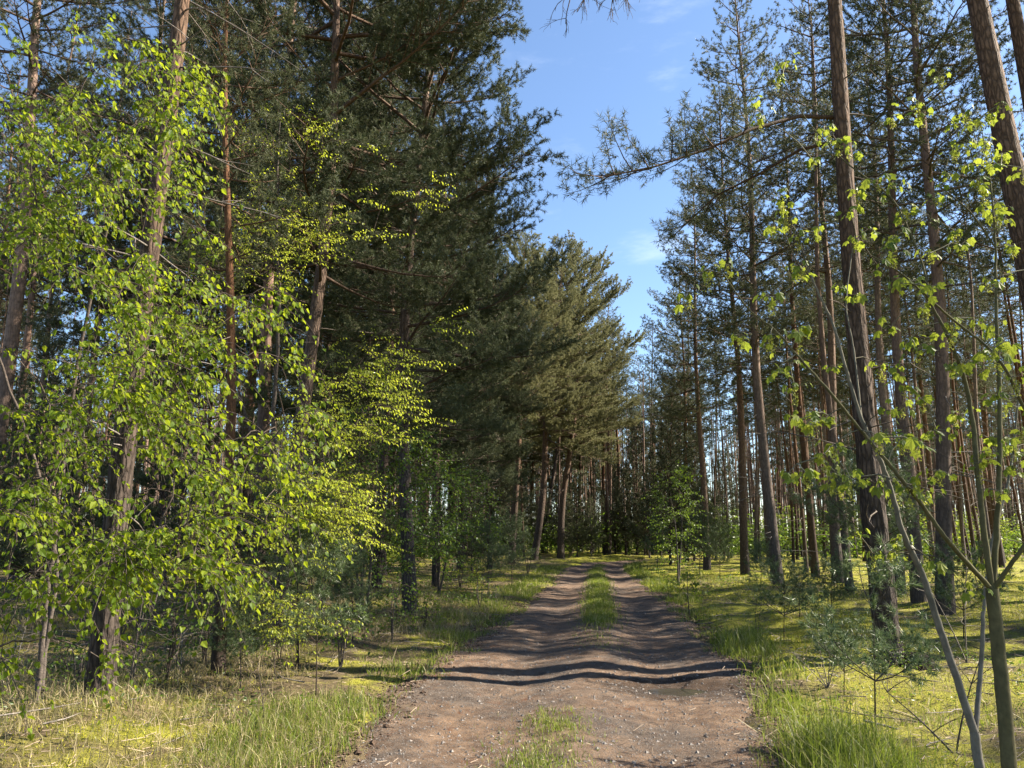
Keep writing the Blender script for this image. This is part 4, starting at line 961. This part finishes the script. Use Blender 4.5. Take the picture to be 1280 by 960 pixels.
def litter(n):
    x, y = scat(n, (-10, 13), (5, 22)); lat, hw, _ = road_lat(x, y); k = (np.abs(lat) > hw) | (rgz.random(len(x)) < .12); x, y = x[k], y[k]; K = len(x)
    a = rgz.uniform(0, 6.28, K); L = rgz.uniform(.02, .10, K) * (1 + (rgz.random(K) < .05) * 2); d = np.stack([np.cos(a), np.sin(a), rgz.normal(0, .25, K)], 1) * L[:, None]
    p = with_z(x, y, .012); w = np.stack([-np.sin(a), np.cos(a), 0 * a], 1) * .0026
    t = np.array([0, 0, .004])
    V = np.stack([p - w, p + w, p + t, p + d - w, p + d + w, p + d + t], 1); F = np.array([(0, 1, 4), (0, 4, 3), (1, 2, 5), (1, 5, 4), (2, 0, 3), (2, 3, 5)])
    mb = MB(); mb.add(V.reshape(-1, 3), (F[None] + (np.arange(K) * 6)[:, None, None]).reshape(-1, 3)); return link('litter', mb.mesh('litter', M['litter']))
def twig_litter(n):
    mb = MB(); x, y = scat(n, (-12, 14), (6, 28)); lat, hw, _ = road_lat(x, y); k = np.abs(lat) > hw + .1; x, y = x[k], y[k]
    for a, b in zip(x, y):
        L_ = rgz.uniform(.15, .9); q = path(rgz, np.array([a, b, 0.]), rgz.uniform(0, 6.28), R(rgz.normal(0, 6)), L_, 5, .1, .1, .25)
        q[:, 2] += surf_z(q[:, 0], q[:, 1]).max() + .012; mb.tube(q, np.linspace(.007, .002, 5) * rgz.uniform(.6, 1.6), 4, 0)
    return link('twig_litter', mb.mesh('twig_litter', M['dead']))
tag(twig_litter(600), 'small fallen branches scattered over the forest floor', 'litter', None, 'stuff')
tag(litter(22000), 'fallen twigs and bark flakes on the forest floor', 'litter', None, 'stuff')

# low leafy growth that nobody could count: near herbs, far thickets
def clumps(name, pos, hts, per, size, mat, lab, seed):
    r = np.random.default_rng(seed); O, S = [], []
    for (x, y), h, n, sz in zip(pos, hts, per, size):
        q = r.normal(size=(n, 3)) * [.42 * h + .05, .42 * h + .05, .25 * h]; q[:, 2] = np.abs(q[:, 2] + .45 * h); O.append(q + [x, y, 0]); S.append(sz * r.uniform(.6, 1.3, n))
    O = np.concatenate(O); S = np.concatenate(S); O[:, 2] += surf_z(O[:, 0], O[:, 1])
    A = unit(r.normal(size=O.shape) * [1, 1, .5]); Nn = unit(r.normal(size=O.shape) * .7 + [0, 0, 1]); mb = MB()
    add_leaves(mb, T_BEECH, O, A, Nn, S, 0); tag(link(name, mb.mesh(name, M[mat])), lab, 'undergrowth', None, 'stuff')
x, y = scat(3400, (-16, 24), (7, 42)); lat, hw, _ = road_lat(x, y); k = (np.abs(lat) > hw + .7) & dens(x, y, Wd, -.8, 1.4) & ((x < 0) | (rgz.random(len(x)) < .5)); x, y = x[k], y[k]; h = rgz.uniform(.10, .38, len(x))
clumps('low_undergrowth', np.stack([x, y], 1), h, (18 + 90 * h).astype(int), .018 + .05 * h + .0012 * y, 'bush_leaf', 'ankle-high leafy herbs and dwarf shrubs on the forest floor', 3)
pos = []
while len(pos) < 420:
    yy = rgz.uniform(52, 112); xx = rgz.uniform(-.75, .75) * yy
    l, hh, _ = road_lat([xx], [yy])
    if abs(l[0]) > hh[0] + 2 and (abs(xx / yy - .1) > .16 or (yy > 64 and rgz.random() < .35)): pos.append((xx, yy))
h = rgz.uniform(.8, 4.2, 420)
pos.sort(key=lambda p: -abs(p[0] / p[1] - .13) + rgz.normal(0, .12)); pos = [p for p in pos]
clumps('far_undergrowth', pos[:110], h[:110], (120 + 130 * h[:110]).astype(int), np.full(110, .24), 'maple_leaf', 'light green thicket under the far pines', 4)
ux = rgz.uniform(-34, -5, 60); uy = rgz.uniform(26, 52, 60); uh = rgz.uniform(.7, 2.2, 60)
clumps('green_understorey', np.stack([ux, uy], 1), uh, (150 + 160 * uh).astype(int), np.full(60, .13), 'maple_leaf', 'light green understorey between the trunks left of the road', 8)
clumps('far_thicket', pos[110:], h[110:], (120 + 130 * h[110:]).astype(int), np.full(310, .24), 'bush_leaf', 'darker green thicket under the far pines', 5)

# ------------------------------------------------------------------ sky, sun, camera
w = bpy.data.worlds.new('World'); SC.world = w; w.use_nodes = True
N = w.node_tree.nodes; L = w.node_tree.links; N.clear()
sky = N.new('ShaderNodeTexSky'); sky.sky_type = 'NISHITA'; sky.sun_disc = False; sky.sun_elevation = SUN_EL; sky.sun_rotation = SUN_AZ
sky.air_density = 1.0; sky.dust_density = .4; sky.ozone_density = 3.4
tc = N.new('ShaderNodeTexCoord'); mp = N.new('ShaderNodeMapping'); mp.inputs['Scale'].default_value = (3.2, 3.2, 11.0); mp.inputs['Location'].default_value = (3.1, .7, .4)
L.new(tc.outputs['Generated'], mp.inputs[0])
n1 = N.new('ShaderNodeTexNoise'); n1.inputs['Scale'].default_value = 2.3; n1.inputs['Detail'].default_value = 9; n1.inputs['Roughness'].default_value = .58; L.new(mp.outputs[0], n1.inputs['Vector'])
mr = N.new('ShaderNodeMapRange'); mr.interpolation_type = 'SMOOTHSTEP'; mr.inputs[1].default_value = .55; mr.inputs[2].default_value = .85; mr.inputs[4].default_value = .14; L.new(n1.outputs[0], mr.inputs[0])
mx = N.new('ShaderNodeMix'); mx.data_type = 'RGBA'; mx.inputs[7].default_value = (9.5, 9.6, 9.8, 1); L.new(mr.outputs[0], mx.inputs[0]); L.new(sky.outputs[0], mx.inputs[6])
bg = N.new('ShaderNodeBackground'); bg.inputs[1].default_value = .068; L.new(mx.outputs[2], bg.inputs[0])
ow = N.new('ShaderNodeOutputWorld'); L.new(bg.outputs[0], ow.inputs[0])

sd = Vector((math.sin(SUN_AZ) * math.cos(SUN_EL), math.cos(SUN_AZ) * math.cos(SUN_EL), math.sin(SUN_EL)))
sl = bpy.data.lights.new('sun', 'SUN'); sl.energy = 5.0; sl.angle = R(.53); sl.color = (1, .90, .74)
so = bpy.data.objects.new('sun', sl); COL.objects.link(so); so.rotation_euler = sd.to_track_quat('Z', 'Y').to_euler(); so.location = (30, 10, 40)

cam = bpy.data.cameras.new('camera'); cam.sensor_width = 36; cam.lens = 27; cam.clip_end = 4000; cam.clip_start = .05
co = bpy.data.objects.new('camera', cam); COL.objects.link(co); co.location = (0, 0, CAMH); co.rotation_euler = (R(90) + PITCH, 0, 0)
SC.camera = co
vs = SC.view_settings; vs.view_transform = 'Standard'; vs.look = 'None'; vs.gamma = 1; vs.exposure = 2.04; vs.use_curve_mapping = False
cy_ = SC.cycles
cy_.max_bounces = 6; cy_.diffuse_bounces = 2; cy_.glossy_bounces = 2; cy_.transmission_bounces = 3; cy_.transparent_max_bounces = 4
cy_.caustics_reflective = False; cy_.caustics_refractive = False; cy_.use_adaptive_sampling = True; cy_.adaptive_threshold = .01
cy_.sample_clamp_indirect = 6
